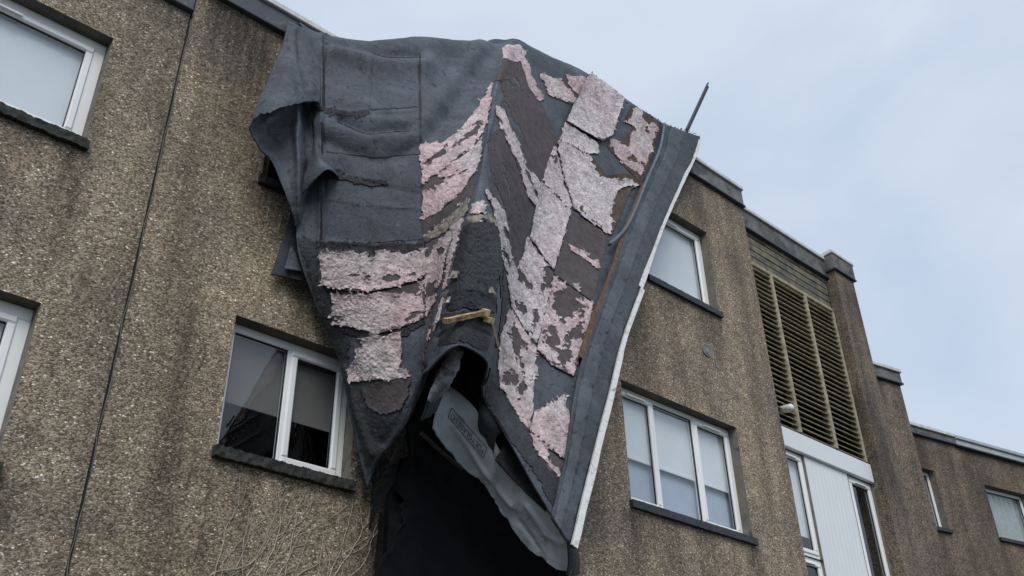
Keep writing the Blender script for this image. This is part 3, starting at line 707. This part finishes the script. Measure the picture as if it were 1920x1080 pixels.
def board(core, face, cm='cork', fm='facing', holes=(), seed=0, ang=0, stretch=1.6, tears=.0, frag=3.0, label=None, curl=.0, nmul=1.0, off=.010, tsc=13.0, grow=0.0, rl=.007):
    """insulation board: brown core, ragged pink facing on top"""
    b = patch('insulation_board', flap, M[cm], core, off, .016, .8, (), seed, 3.0, .003, 9, curl=curl, bias=grow)
    if b is None: return
    for k, f in enumerate(face):
        patch('paper_facing', b, M[fm], f, off + .007, .007, frag, holes, seed + 100 + k * 7, 2.0, rl, 5, ang, stretch, tears, nmul, curl)
    if label: b['label'] = label
# --- laps and black residue on the left panel
for k, q in enumerate(([(604,207),(690,214),(786,207),(787,288),(700,296),(612,284)], [(602,374),(690,387),(790,392),(793,448),(690,456),(601,456)], [(700,100),(783,96),(784,200),(694,206)])):
    patch('felt_lap', flap, M['felt'], q, .007, .009, 1.6, (), 70 + k, 2.5, .002, 12)
for k, q in enumerate(([(598,452),(640,456),(700,460),(760,455),(797,450),(798,472),(740,478),(680,480),(600,478)], [(600,530),(622,540),(640,552),(622,556),(608,545)], [(625,606),(660,618),(700,630),(745,622),(790,600),(796,606),(740,636),(690,640),(630,622)], [(596,200),(640,206),(688,212),(690,218),(640,216),(598,208)], [(620,318),(690,338),(724,342),(700,350),(640,338)])):
    patch('bitumen_residue', flap, M['bitumen'], q, .012, .008, 7, (), 80 + k, 2.0, .005, 5, 0, 1.6, .12)
for k, (q, rg, mm) in enumerate((([(560,446),(596,450),(597,540),(622,556),(628,610),(652,640),(652,716),(676,730),(690,768),(712,780),(760,772),(784,716),(790,720),(776,770),(736,826),(704,872),(694,900),(660,770),(630,660),(592,560)], 5, 'felt_dark'), ([(916,690),(932,718),(990,806),(1032,862),(1052,908),(1036,952),(1000,880),(945,812),(908,748)], 4, 'felt_dark'), ([(826,590),(870,582),(915,588),(926,604),(916,660),(862,640),(820,650)], 4, 'bitumen'), ([(936,420),(952,470),(962,530),(946,590),(932,640),(926,600),(932,520)], 3, 'bitumen'))):
    patch('residue_layer', flap, M[mm], q, .010, .008, rg, (), 90 + k, 2.0, .006, 6, 0, 1.4, .03)
for k, q in enumerate(([(785,100),(788,100),(790,268),(787,268)], [(604,70),(607,70),(609,200),(606,200)], [(603,230),(606,230),(603,450),(600,450)])):
    patch('seam_bead', flap, M['bitumen'], q, .009, .006, 1.6, (), 120 + k, 1.5, .002, 6, 90, 3, .16)
# --- left panel
p = [(598,466),(690,464),(795,458),(798,518),(745,538),(690,548),(640,545),(603,537)]
board(p, [[(598,474),(690,470),(795,464),(798,518),(745,536),(690,546),(640,543),(603,535)]], seed=1, rl=.011, holes=[(640,466,14,7,0),(680,466,22,8,0),(760,466,26,9,-10),(695,477,9,8,0),(745,518,18,4,-8),(672,516,9,5,0),(708,505,5,3,0)], tears=.0, frag=3.5, curl=.012)
p = [(622,552),(700,553),(797,528),(796,596),(750,615),(705,628),(660,615),(622,608)]
board(p, [p], seed=2, rl=.011, holes=[(755,545,36,11,-12),(775,590,10,5,-30),(630,603,18,6,10)], frag=4.0, curl=.012)
p = [(662,636),(705,632),(752,624),(754,660),(750,690),(768,706),(722,717),(716,712),(655,716),(652,700),(668,668)]
board(p, [p], seed=3, rl=.011, holes=[(668,648,9,9,0)], frag=3.0, curl=.012)
p = [(680,728),(730,712),(768,706),(766,745),(752,768),(715,778),(692,765)]
patch('insulation_board', flap, M['cork'], p, .012, .016, 4.0, (), 4, 2.0, .006, 6, curl=.01)
# --- between seam and ridge
p = [(788,272),(830,266),(862,245),(890,212),(908,186),(922,160),(922,192),(906,250),(880,280),(840,310),(791,342)]
board(p, [p], seed=5, holes=[(868,262,46,4,-38)], ang=-35, stretch=2.5, frag=4)
p = [(790,344),(838,314),(878,285),(906,255),(901,300),(886,330),(850,375),(820,398),(794,412)]
board(p, [p], seed=6, holes=[(812,344,26,6,-12),(850,330,22,5,-28)], ang=-30, stretch=2.5, frag=4)
p = [(794,414),(820,400),(850,378),(886,333),(890,345),(880,392),(850,425),(818,446),(797,456)]
board(p, [[(796,446),(812,436),(835,415),(862,390),(880,372),(880,392),(855,420),(818,444)]], fm='facing_grey', seed=7, ang=-35, stretch=2.2, tears=.12, frag=4)
p = [(797,460),(822,445),(852,424),(872,400),(862,440),(846,505),(838,540),(812,575),(799,600)]
board(p, [[(799,475),(825,450),(852,426),(868,408),(860,440),(845,505),(836,535),(812,570),(800,595)]], seed=8, holes=[(806,470,12,22,20),(808,545,11,16,30),(826,470,5,9,30)], ang=-35, stretch=2.0, frag=4)
p = [(800,602),(814,576),(838,542),(830,575),(818,612),(803,655),(794,705),(788,706),(795,650)]
board(p, [[(801,640),(816,585),(832,560),(822,600),(803,655),(794,700),(790,700)]], seed=9, ang=-60, stretch=2.5, frag=3, holes=[(800,668,7,16,10)])
# --- ridge crest
p = [(941,92),(955,84),(975,83),(984,100),(980,112),(966,120),(944,108)]
patch('paper_facing', flap, M['facing'], p, .014, .012, 3.0, (), 11, 2.0, .006, 6, 30, 2)
p = [(944,110),(975,116),(972,128),(958,148),(926,152),(934,134)]
patch('insulation_board', flap, M['cork'], p, .012, .014, 2.0, (), 12, 2.0, .004, 8)
p = [(974,98),(986,112),(998,140),(1010,170),(1018,186),(1010,192),(994,172),(982,140)]
patch('paper_facing', flap, M['facing'], p, .020, .01, 3.0, (), 13, 2.0, .006, 6, 62, 3)
p = [(883,384),(905,380),(914,392),(906,402),(884,400)]
patch('paper_facing', flap, M['facing'], p, .020, .01, 4.0, (), 14, 1.6, .006, 5)
p = [(876,408),(912,402),(930,410),(940,432),(928,428),(905,414),(878,420)]
patch('paper_facing', flap, M['facing_grey'], p, .016, .01, 4.0, (), 15, 1.6, .006, 5, 20, 2)
# --- right slope of the ridge
p = [(957,150),(978,132),(994,174),(1020,208),(1040,255),(1040,285),(1018,334),(1006,300),(985,262),(966,200)]
board(p, [], seed=21, grow=3.0)
p = [(934,154),(955,152),(964,200),(983,263),(1004,302),(1015,338),(1008,346),(990,318),(970,268),(946,208)]
board(p, [], seed=22, off=.008, grow=4.0)
p = [(930,200),(944,206),(968,266),(988,316),(1012,345),(1003,386),(990,372),(966,300),(940,250)]
board(p, [p], fm='facing_pale', seed=23, rl=.006, ang=64, stretch=4, frag=4, off=.014, holes=[(990,330,4,18,-18),(942,243,4,16,-20)])
p = [(917,262),(934,244),(962,300),(987,374),(994,388),(984,442),(978,458),(958,412),(940,362),(924,330)]
board(p, [], seed=24, grow=3.0)
p = [(920,335),(940,366),(957,416),(975,462),(968,512),(958,470),(945,420),(926,372)]
board(p, [], seed=25, off=.008, grow=4.0)
p = [(912,358),(926,376),(944,396),(950,440),(958,480),(967,515),(958,568),(946,520),(936,450),(928,412)]
board(p, [p], fm='facing_pale', seed=26, rl=.006, ang=75, stretch=4, frag=3, off=.016, holes=[(922,392,12,4,40),(945,460,3,26,-8)])
# --- right panel
T3 = [(1103,138),(1168,187),(1144,255),(1126,267),(1108,258),(1058,229)]
board(T3, [T3], fm='facing_pale', seed=31, rl=.004, frag=1.2, curl=.02, off=.045, ang=35, label='pale pink insulation board standing clear of the felt')
p = [(1015,140),(1055,150),(1086,184),(1078,198),(1045,186),(1026,170)]
board(p, [[(1013,139),(1052,152),(1082,186),(1074,196),(1044,183),(1030,178),(1026,165)]], seed=32, frag=4, ang=35, stretch=2)
p = [(1060,141),(1098,146),(1090,170),(1084,182),(1064,156)]
board(p, [p], seed=33, frag=3, ang=35, stretch=2, cm='cork_warm')
p = [(1184,196),(1242,233),(1228,275),(1202,346),(1180,322),(1138,276),(1144,260),(1168,262),(1186,240),(1172,222)]
board(p, [[(1186,204),(1212,214),(1232,240),(1216,290),(1202,332),(1180,316),(1140,276),(1146,262),(1176,270),(1188,244),(1174,224),(1186,218)]], cm='cork_warm', seed=34, frag=6, ang=35, stretch=1.6, holes=[(1214,222,9,16,20),(1190,300,12,5,35)], nmul=.8)
p = [(1059,231),(1117,269),(1122,288),(1104,290),(1046,264)]
board(p, [p], fm='facing_pale', seed=35, rl=.004, frag=2.5, curl=.018, ang=35)
p = [(1046,266),(1100,290),(1114,300),(1134,330),(1176,326),(1208,345),(1182,356),(1146,440),(1074,392),(1060,350),(1050,312)]
board(p, [[(1046,266),(1100,290),(1112,306),(1122,332),(1160,340),(1182,336),(1200,350),(1170,352),(1160,360),(1176,380),(1160,400),(1140,438),(1074,392),(1060,350),(1050,312)]], cm='cork_warm', fm='facing_pale', seed=36, rl=.004, frag=5, curl=.015, holes=[(1162,382,16,30,20),(1092,398,5,4,0)], nmul=.9, ang=35)
p = [(1040,272),(1049,315),(1058,352),(1072,372),(1068,396),(1016,338),(1024,308)]
board(p, [p], fm='facing_pale', seed=37, rl=.004, frag=3, ang=35, holes=[(1042,300,3,3,0)])
p = [(1014,340),(1068,398),(1037,508),(992,446),(998,412)]
board(p, [p], fm='facing_pale', seed=38, rl=.004, frag=2, ang=60, curl=.008, label='clean pale pink insulation board in mid sheet')
p = [(1070,398),(1140,441),(1110,566),(1038,514)]
board(p, [[(1062,455),(1075,462),(1090,470),(1108,484),(1125,488),(1118,502),(1098,488),(1080,478)],[(1070,534),(1086,530),(1084,546)]], seed=39, frag=4, ang=35, stretch=2, cm='cork', curl=.006)
p = [(988,448),(1036,513),(1014,618),(1005,646),(982,615),(956,572),(966,520)]
board(p, [p], fm='facing_pale', seed=40, rl=.004, frag=3, ang=60, stretch=2, holes=[(1020,530,9,30,20),(985,528,5,16,-40),(1004,600,6,22,10),(978,580,4,9,-20)], nmul=1.1)
p = [(1037,518),(1108,568),(1098,632),(1074,706),(1040,690),(1005,656),(1015,612)]
board(p, [p], seed=41, frag=3, ang=40, stretch=1.4, holes=[(1062,570,24,34,10),(1032,635,14,20,0),(1075,632,16,10,-20),(1056,672,12,24,30),(1088,600,8,20,0)], nmul=1.4, curl=.012, label='insulation board with its pink facing mostly torn away')
p = [(955,575),(982,618),(1004,652),(998,768),(990,806),(960,764),(934,716),(934,655),(944,612)]
board(p, [p], seed=42, frag=3, ang=70, stretch=1.6, holes=[(968,644,10,30,-16),(984,650,10,14,-40),(966,708,24,12,0),(978,722,6,14,0)], nmul=1.2)
p = [(999,768),(1020,758),(1058,738),(1066,790),(1061,866),(1030,842),(993,804)]
board(p, [[(999,772),(1018,764),(1040,752),(1056,740),(1065,790),(1060,864),(1030,840),(994,804)]], seed=43, frag=5, ang=80, stretch=2, curl=.006)
p = [(992,810),(1030,846),(1060,870),(1054,906),(1036,892),(1012,862)]
board(p, [[(993,812),(1030,848),(1048,862),(1048,892),(1030,876),(1010,852)]], seed=44, frag=6, ang=50, stretch=2, holes=[(1042,868,8,18,-20)])
patch('paper_facing', flap, M['facing'], [(1001,680),(1008,690),(1008,704),(999,702)], .012, .008, 2, (), 45, 1.6)
# cracked bitumen crust on the fold
patch('bitumen_crust', flap, M['bitumen'], [(868,424),(900,414),(930,424),(940,480),(942,560),(934,592),(905,586),(870,580),(836,584),(846,520),(858,470)], .020, .03, 5, (), 51, 2.0, .020, 7)
for k, q in enumerate(([(852,514),(864,512),(860,524),(846,528)], [(838,566),(852,556),(846,570),(834,574)], [(912,540),(918,540),(920,550),(914,552)])):
    patch('paper_facing', flap, M['facing_grey'], q, .048, .01, 2, (), 52 + k, 1.5)

# --- verge strip, lips and white trim along the right edge
def lerp_edge(f, j0=0, j1=9, dz=0):
    return [(c10[0] + (c11[0] - c10[0]) * f, c10[1] + (c11[1] - c10[1]) * f, c10[2] + (c11[2] - c10[2]) * f + dz) for c10, c11 in list(zip(C[10], C[11]))[j0:j1]]
vr = [list(r) for r in zip(lerp_edge(.03, dz=.07), lerp_edge(.10, dz=.10), lerp_edge(.45, dz=.075), lerp_edge(.55, dz=.085), lerp_edge(.98, dz=.07), lerp_edge(1.02, dz=.0))]
Vg = ripple(surf(vr, 46, 240), [], ((.25, .012, 0), (.06, .006, 4)), 21)
sheet('verge_felt', Vg, M['felt_edge'], flap, .03)
vb = [list(r) for r in zip(lerp_edge(.18, dz=.075), lerp_edge(.22, dz=.105), lerp_edge(.55, dz=.10), lerp_edge(.60, dz=.07))]
Vb = ripple(surf(vb, 24, 240), [], ((.25, .010, 0), (.06, .006, 4)), 23)
sheet('verge_band', Vb, M['felt_band'], flap, .01)
def along(edge, n=60):
    P = np.array([[tuple(W(*e))] for e in edge]); return [Vector(q[0]) for q in catmull(P, n)]
def strip(name, pts, wdt, th, m, parent, nrm=Vector((-.35, -.85, -.25)), seed=0, wob=.15):
    q = MB(); nrm = nrm.normalized(); vs = []; fs = []
    for i, p in enumerate(pts):
        t = (pts[min(i+1, len(pts)-1)] - pts[max(i-1, 0)]).normalized(); s = t.cross(nrm).normalized()
        ww = wdt * (1 + wob * (float(vnoise(i * .22, seed)) - .5) * 2 + wob * .5 * (float(vnoise(i * .9, seed + 2)) - .5)); w2 = wdt * (1 + wob * (float(vnoise(i * .17, seed + 5)) - .5) * 2)
        for a, b in ((-ww, 0), (w2, 0), (w2, th), (-ww, th)): vs.append(p + s * a * .5 + nrm * b)
    for i in range(len(pts) - 1):
        for k in range(4): fs.append((i*4+k, (i+1)*4+k, (i+1)*4+(k+1) % 4, i*4+(k+1) % 4))
    fs += [(0, 1, 2, 3), (len(vs)-1, len(vs)-2, len(vs)-3, len(vs)-4)]
    q.add(vs, fs); return q.build(name, m, parent)
e = along(lerp_edge(1.03, dz=.05), 90)
strip('edge_trim', e[3:47], .046, .03, M['whitetrim'], flap, seed=3, wob=.45)
strip('edge_trim', [p + Vector((.01, -.02, -.03)) for p in e[46:]], .054, .03, M['whitetrim'], flap, seed=8, wob=.25)
strip('edge_rail', [p + Vector((.07, .06, -.01)) for p in e[60:]], .03, .05, M['felt_dark'], flap, seed=9, wob=.1)
e2 = along(lerp_edge(-.03, dz=.06), 90)
strip('rusty_batten', e2[24:62], .05, .03, M['rust'], flap, seed=4, wob=.35)
q = MB(); q.tube(along([(c[0] + 1, c[1], c[2] + .10) for c in lerp_edge(.0, 0, 4)] + [(1143, 458, .58)], 40), .022, 8); q.build('lead_lip', M['lead'], flap, True)
# --- left curled drapes
D1 = [[(541,38,.08),(552,44,.10),(564,50,.12),(578,58,.10)], [(527,90,.16),(548,92,.24),(574,100,.24),(594,104,.20)], [(506,140,.26),(540,145,.40),(580,148,.32),(600,150,.28)], [(488,180,.36),(530,182,.50),(580,170,.38),(601,176,.33)], [(474,222,.44),(522,204,.56),(574,190,.42),(599,192,.34)]]
D1s = ripple(surf(D1, 60, 80), [([(560,60),(565,110),(578,160)], 6, -.03)], ((.3, .02, 0), (.05, .004, 3)), 31)
jag = .09 * fbm(np.linspace(0, 17, 60), np.zeros(60), 5, 5); D1s[-1, :, 2] += jag; D1s[-2, :, 2] += jag * .7; D1s[-3, :, 2] += jag * .4; D1s[-4, :, 2] += jag * .2
sheet('felt_flap', D1s, M['felt'], flap, .012)
D2 = [[(475,224,.42),(505,202,.14),(535,186,.08),(556,182,.18),(566,178,.08),(580,178,.12)], [(469,236,.42),(502,222,.14),(536,208,.10),(557,205,.28),(567,200,.10),(582,204,.16)], [(472,250,.38),(505,235,.20),(540,230,.22),(560,232,.38),(570,240,.18),(586,245,.24)], [(486,275,.34),(515,270,.24),(545,270,.30),(559,270,.42),(574,275,.24),(592,272,.26)],
      [(508,298,.32),(530,300,.30),(548,305,.36),(562,305,.44),(576,312,.28),(586,308,.27)], [(528,345,.32),(542,350,.34),(552,352,.38),(562,352,.42),(570,352,.30),(577,350,.28)], [(547,395,.30),(553,398,.32),(557,398,.34),(561,400,.35),(564,400,.3),(567,400,.28)], [(555,422,.28),(557,422,.28),(558,422,.28),(560,422,.28),(561,422,.27),(562,422,.26)]]
D2s = ripple(surf(D2, 70, 80), [], ((.15, .012, 0), (.04, .004, 3)), 33)
sheet('felt_flap', D2s, M['felt_band'], flap, .012)
D3 = [[(588,276,.34),(592,274,.40),(598,278,.36)], [(578,305,.36),(600,298,.50),(620,312,.38)], [(568,340,.36),(608,310,.56),(636,328,.38)], [(566,362,.34),(614,317,.58),(643,343,.36)]]
sheet('felt_curl', ripple(surf(D3, 40, 40), [], ((.05, .004, 0),), 35), M['felt_band'], flap, .012)
D4 = [[(549,388,.10),(575,395,.12),(600,400,.12)], [(536,430,.10),(560,440,.12),(600,450,.14)], [(522,475,.09),(553,485,.11),(600,500,.13)], [(508,514,.09),(560,525,.12),(600,535,.14)]]
sheet('felt_flap', ripple(surf(D4, 40, 50), [], ((.2, .012, 0), (.04, .003, 3)), 37), M['felt_dark'], flap, .012)
D5 = [[(545,462,.15),(549,463,.155)], [(534,504,.15),(566,508,.16)]]
sheet('torn_sliver', ripple(surf(D5, 24, 20), [], ((.05, .006, 0),), 38), M['felt_band'], flap, .006)
# --- small torn scraps: paper flakes curling off the boards, felt crumbs along the broken edge
q = MB(); rr = random.Random(11)
for a, b, na in FLK:
    e_ = (b - a); 
    if e_.length < 1e-5: continue
    t = na.cross(e_.normalized()); L_ = rr.uniform(.010, .034); wv = e_.normalized() * rr.uniform(.006, .018); lift = na * rr.uniform(.004, .022); sg = rr.choice((-1, 1))
    p1_ = a + t * sg * L_ * .5 + lift * .5; p2_ = a + t * sg * L_ + lift + wv * rr.uniform(-.6, .6)
    q.add([a - wv, a + wv, p1_ + wv * .8, p1_ - wv * .8, p2_], [(0, 1, 2, 3), (3, 2, 4)])
fl = q.build('paper_flakes', M['facing'], flap); fl['kind'] = 'stuff'
q = MB()
for k in range(150):
    u = rr.random(); c0_ = (1165 + 85 * u, 186 + 50 * u) if k % 3 else (1250 + 55 * u, 234 + 20 * u)
    p = W(c0_[0] + rr.uniform(-3, 3), c0_[1] + rr.uniform(-3, 4), .06 + rr.uniform(-.03, .08)); d1 = Vector((rr.uniform(-1, 1), rr.uniform(-1, 1), rr.uniform(-1, 1))) * .022; d2 = Vector((rr.uniform(-1, 1), rr.uniform(-1, 1), rr.uniform(-1, 1))) * .022
    q.add([p, p + d1, p + d1 + d2, p + d2 * 1.3], [(0, 1, 2, 3)])
for k in range(120):
    u = rr.random(); p = W(600 + 195 * u + rr.uniform(-3, 3), 460 + rr.uniform(-8, 10), .58 - .22 * abs(u - .5)); d1 = Vector((rr.uniform(-1, 1), rr.uniform(-1, .2), rr.uniform(-1, 1))) * .018; d2 = Vector((rr.uniform(-1, 1), rr.uniform(-1, .2), rr.uniform(-1, 1))) * .018
    q.add([p, p + d1, p + d1 + d2, p + d2 * 1.3], [(0, 1, 2, 3)])
sc2 = q.build('felt_scraps', M['felt_dark'], flap); sc2['kind'] = 'stuff'
# --- timber
def beam(name, a, b, w_, h_, m, parent):
    a, b = Vector(a), Vector(b); t = (b - a).normalized(); s = t.cross(Vector((0, -.5, 1))).normalized(); u = s.cross(t)
    q = MB(); n = 8; vs = []; fs = []
    for i in range(n + 1):
        p = a.lerp(b, i / n); k = 1 + .12 * random.uniform(-1, 1)
        vs += [p + s * x * w_ * k + u * y * h_ * k for x, y in ((-.5, -.5), (.5, -.5), (.5, .5), (-.5, .5))]
    for i in range(n):
        for k in range(4): fs.append((i*4+k, i*4+(k+1) % 4, (i+1)*4+(k+1) % 4, (i+1)*4+k))
    fs += [(3, 2, 1, 0), (n*4, n*4+1, n*4+2, n*4+3)]
    q.add(vs, fs); return q.build(name, m, parent)
def on(px, py, off):
    d = ray(px, py).normalized(); loc, nn, _, t = BVH.ray_cast(CAM, d); return loc - d * off
b1_ = beam('timber_batten', on(834, 602, .20), on(909, 586, .17), .042, .034, M['lathwood'], flap); b1_['label'] = 'split pale timber batten lying across the fold'
beam('split_end', on(908, 586, .19), on(914, 585.5, .19), .045, .045, M['freshwood'], b1_)
b2_ = beam('timber_batten', on(917, 601, .05), on(930, 648, .06), .045, .035, M['lathwood'], flap)
beam('split_end', on(912, 599, .09), on(922, 601, .09), .045, .04, M['freshwood'], b2_)
beam('roof_board', W(560, 42, .02), W(604, 63, .02), .05, .05, M['oldwood'], flap)

# --- underside of the fold
U = [[(826,712,1.02),(888,762,.94),(945,858,.96),(1000,930,1.14),(1064,1004,1.40)], [(818,762,.96),(878,822,.80),(932,900,.84),(992,975,1.02),(1066,1040,1.34)], [(812,804,.90),(868,873,.66),(920,926,.72),(980,1016,.88),(1068,1080,1.26)]]
Us = ripple(surf(U, 120, 50), [([(925,850),(930,900),(924,940)], 2.5, -.02), ([(850,800),(905,880),(960,950)], 5, .018), ([(990,950),(1020,1000),(1050,1020)], 6, .02), ([(975,980),(1010,1030)], 4, -.018), ([(1052,1000),(1056,1040),(1060,1078)], 6, -.03)], ((.4, .025, 0), (.10, .007, 3), (.035, .0015, 7)), 41)
jg = .07 * fbm(np.linspace(0, 17, 120), np.zeros(120), 6, 5)
for r, k in ((-1, 1.0), (-2, .8), (-3, .5), (-4, .3)): Us[r, :, 2] += jg * k
sheet('torn_felt_fold', ripple(surf([[(1064,1006,1.42),(1074,1010,1.40),(1082,1000,1.30)], [(1067,1045,1.36),(1078,1050,1.32),(1086,1040,1.22)], [(1064,1079,1.28),(1078,1080,1.22),(1086,1076,1.12)]], 16, 24), [], ((.15, .012, 0),), 48), M['felt_dark'], flap, .012)
lin = sheet('lining_sheet', Us, M['film'], flap, .012); lin['label'] = 'grey printed lining sheet curling out under the fold'
Lb = BVHTree.FromPolygons([Vector(p) for p in Us.reshape(-1, 3)], [(j*120+i, j*120+i+1, (j+1)*120+i+1, (j+1)*120+i) for j in range(49) for i in range(119)])
def printed(txt, quad, m, box=True):
    """flat print laid on the lining: quad = photo corners of the text box, reading direction first"""
    cu = bpy.data.curves.new('lettering', 'FONT'); cu.body = txt; cu.resolution_u = 3
    o = bpy.data.objects.new('lettering', cu); COL.objects.link(o)
    dg = bpy.context.evaluated_depsgraph_get(); dg.update(); me = bpy.data.meshes.new_from_object(o.evaluated_get(dg)); bpy.data.objects.remove(o)
    vs = np.array([v.co[:] for v in me.vertices]); fs = [tuple(p.vertices) for p in me.polygons]
    lo, hi = vs.min(0), vs.max(0); uu = .05 + .90 * (vs[:, 0] - lo[0]) / (hi[0] - lo[0]); vv = .18 + .64 * (vs[:, 1] - lo[1]) / (hi[1] - lo[1])
    uv = [(a, b) for a, b in zip(uu, vv)]
    if box:
        for (a, b, c, d) in ((0, 1, 0, .06), (0, 1, .94, 1), (0, .015, .06, .94), (.985, 1, .06, .94)):
            n = len(uv); K = 14
            for i in range(K + 1): uv += [(a + (b - a) * i / K, c), (a + (b - a) * i / K, d)]
            for i in range(K): fs.append((n+2*i, n+2*i+2, n+2*i+3, n+2*i+1))
    q = [Vector(c).to_3d() for c in quad]; P3 = []
    for a, b in uv:
        p = (q[0] * (1-a) + q[1] * a) * (1-b) + (q[3] * (1-a) + q[2] * a) * b; d = ray(p.x, p.y).normalized(); loc, nn, _, t = Lb.ray_cast(CAM, d)
        if loc is None: loc = W(p.x, p.y, .9)
        P3.append(loc - d * .006)
    L = wloc(lin); m2 = bpy.data.meshes.new('lettering'); m2.from_pydata([tuple(p - L) for p in P3], [], fs); m2.materials.append(m); m2.update()
    link('lettering', m2, lin)
printed('POLYGLASS | O', [(914,840),(847,764),(840,782),(906,860)], M['print'])
printed('POLYGLASS', [(1030,1002),(970,938),(958,952),(1022,1024)], M['print_pale'])
K = [[(955,822,1.02),(1000,865,1.14),(1052,918,1.32)], [(940,842,.99),(986,890,1.08),(1036,940,1.28)], [(929,860,.97),(975,912,1.06),(1022,957,1.26)]]
sheet('torn_felt_fold', ripple(surf(K, 50, 24), [], ((.15, .015, 0), (.04, .005, 3)), 43), M['bitumen'], flap, .02)
sheet('torn_felt_fold', ripple(surf([[(915,690,1.34),(912,740,1.04),(946,810,1.05)], [(908,720,1.0),(898,765,.96),(930,820,.98)], [(900,740,.9),(892,790,.86),(925,850,.90)]], 40, 30), [], ((.15, .015, 0),), 44), M['felt_dark'], flap, .02)
q = MB(); q.tube(along([(852,656,1.62),(847,680,1.60),(833,712,1.52),(818,735,1.44),(806,752,1.38)], 24), [.062, .07, .058, .064, .055, .06] * 2 + [.055, .06, .05, .055, .048, .05] + [.045, .04, .035, .03, .028, .02], 12); q.build('rolled_felt', M['rollgrey'], flap, True)
sheet('torn_felt_fold', ripple(surf([[(824,690,1.5),(842,708,1.3)], [(806,745,1.36),(838,722,1.2)], [(792,790,1.2),(820,770,1.1)]], 24, 30), [], ((.15, .02, 0),), 45), M['felt_dark'], flap, .02)
sheet('felt_shade_shred', ripple(surf([[(742,838,.5),(760,820,.6)], [(724,880,.42),(748,868,.48)], [(706,920,.34),(738,905,.40)], [(698,952,.3),(716,940,.34)], [(690,993,.26),(694,988,.28)]], 20, 50), [], ((.1, .01, 0),), 46), M['shade_felt'], flap, .01)
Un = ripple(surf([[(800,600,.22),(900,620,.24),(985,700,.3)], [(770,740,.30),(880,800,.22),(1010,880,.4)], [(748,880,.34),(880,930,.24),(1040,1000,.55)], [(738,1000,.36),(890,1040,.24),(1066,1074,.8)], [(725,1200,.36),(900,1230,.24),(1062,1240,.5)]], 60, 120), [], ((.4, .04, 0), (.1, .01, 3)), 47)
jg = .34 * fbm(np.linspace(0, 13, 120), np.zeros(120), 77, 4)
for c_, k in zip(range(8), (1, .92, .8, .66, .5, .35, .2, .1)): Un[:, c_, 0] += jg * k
sheet('shade_sheet', Un, M['shade_felt'], flap, .012)  # added sheet, takes the place of shade on the wall behind the fold
q = MB(); q.tube([W(790,812,.7), W(830,850,.62), W(866,880,.56)], .018, 5); q.build('torn_edge', M['bar'], flap)

for k, pts in enumerate(([(738,905,8),(732,950,11),(728,1010,12),(722,1070,9),(716,1130,5)], [(716,960,3),(712,1010,6),(708,1060,7),(703,1110,4)], [(752,860,8),(746,905,14),(744,960,16),(740,1040,15),(734,1140,10)])):
    sheet('felt_shade_shred', ripple(surf([[(x - w__, y, .14 + .05 * k), (x + w__, y, .20 + .05 * k)] for x, y, w__ in pts], 10, 60), [], ((.12, .03, 0), (.03, .006, 2)), 60 + k), M['shade_felt'], flap, .008)  # added dark strips that break up the edge of the stand-in shade
# --- bar standing on the roof edge
ba = thing('metal_bar', 'dark rusty angle bar sticking up from the roof edge against the sky', 'metal bar', tuple(W(1288, 245, .05)))
p0, p1 = W(1287, 247, .05), W(1327, 161, .05); t = (p1 - p0).normalized(); s = t.cross(Vector((0, 1, 0))).normalized()
q = MB(); a = .028; n_ = Vector((0, -1, 0))
q.prism([p0 - s*a, p0 + s*a, p0 + s*a + n_*.008, p0 - s*a + n_*.008], p1 - p0); q.build('web', M['bar'], ba)
q = MB(); q.prism([p0 + s*(a+.001), p0 + s*(a + .01), p0 + s*(a + .01) + n_*.045, p0 + s*(a+.001) + n_*.045], (p1 - p0) * 1.02); q.build('flange', M['bar'], ba)

# ------------------------------------------------------------------ dead creeper on the wall
def creeper(name, label, starts, seed, m, ln, rad, up, spread, nb):
    r = random.Random(seed); t = thing(name, label, 'climbing plant', tuple(W(*starts[0]) + Vector((0, -.002, 0))))
    for (px_, py_) in starts:
        p = W(px_, py_); q = MB()
        def grow(x, z, a, L, rad, depth):
            pts = []; rs = []; n = max(6, int(L / .03)); 
            for i in range(n):
                pts.append((x, -.006 - rad + .004 * math.sin(i), z)); rs.append(rad * (1 - .75 * i / n))
                a += r.gauss(0, .13) + (up - a) * .05
                x += math.cos(a) * L / n; z += math.sin(a) * L / n
                if 4.28 < z < 6 and 2.7 < x < 4.3: break
                if depth < 2 and i > 2 and r.random() < nb: grow(x, z, a + r.choice((-1, 1)) * r.uniform(.35, .9), L * r.uniform(.25, .6), rad * .62, depth + 1)
            if len(pts) > 2: q.tube(pts, rs, 4, False)
        grow(p.x, p.z, r.gauss(up, spread), ln * r.uniform(.6, 1.1), rad * r.uniform(.7, 1.2), 0)
        if q.v: q.build('stem', m, t)
creeper('climbing_plant', 'bare dead creeper stems fanning over the wall under the two-light window', [(352 + i * 14.5, 1105 + (i % 3) * 25) for i in range(20)], 5, M['stem'], 1.25, .0047, 1.15, .24, .085)
creeper('climbing_plant', 'thin dark creeper stems left of the two-light window', [(296, 890), (305, 810), (350, 910), (362, 1050), (340, 720), (335, 860), (372, 690)], 9, M['stem_dark'], .34, .006, 1.45, .2, .05)
creeper('climbing_plant', 'two thin pale creeper stems beside the hidden upper window', [(497, 415), (521, 432)], 12, M['stem'], .36, .005, 1.5, .1, .05)
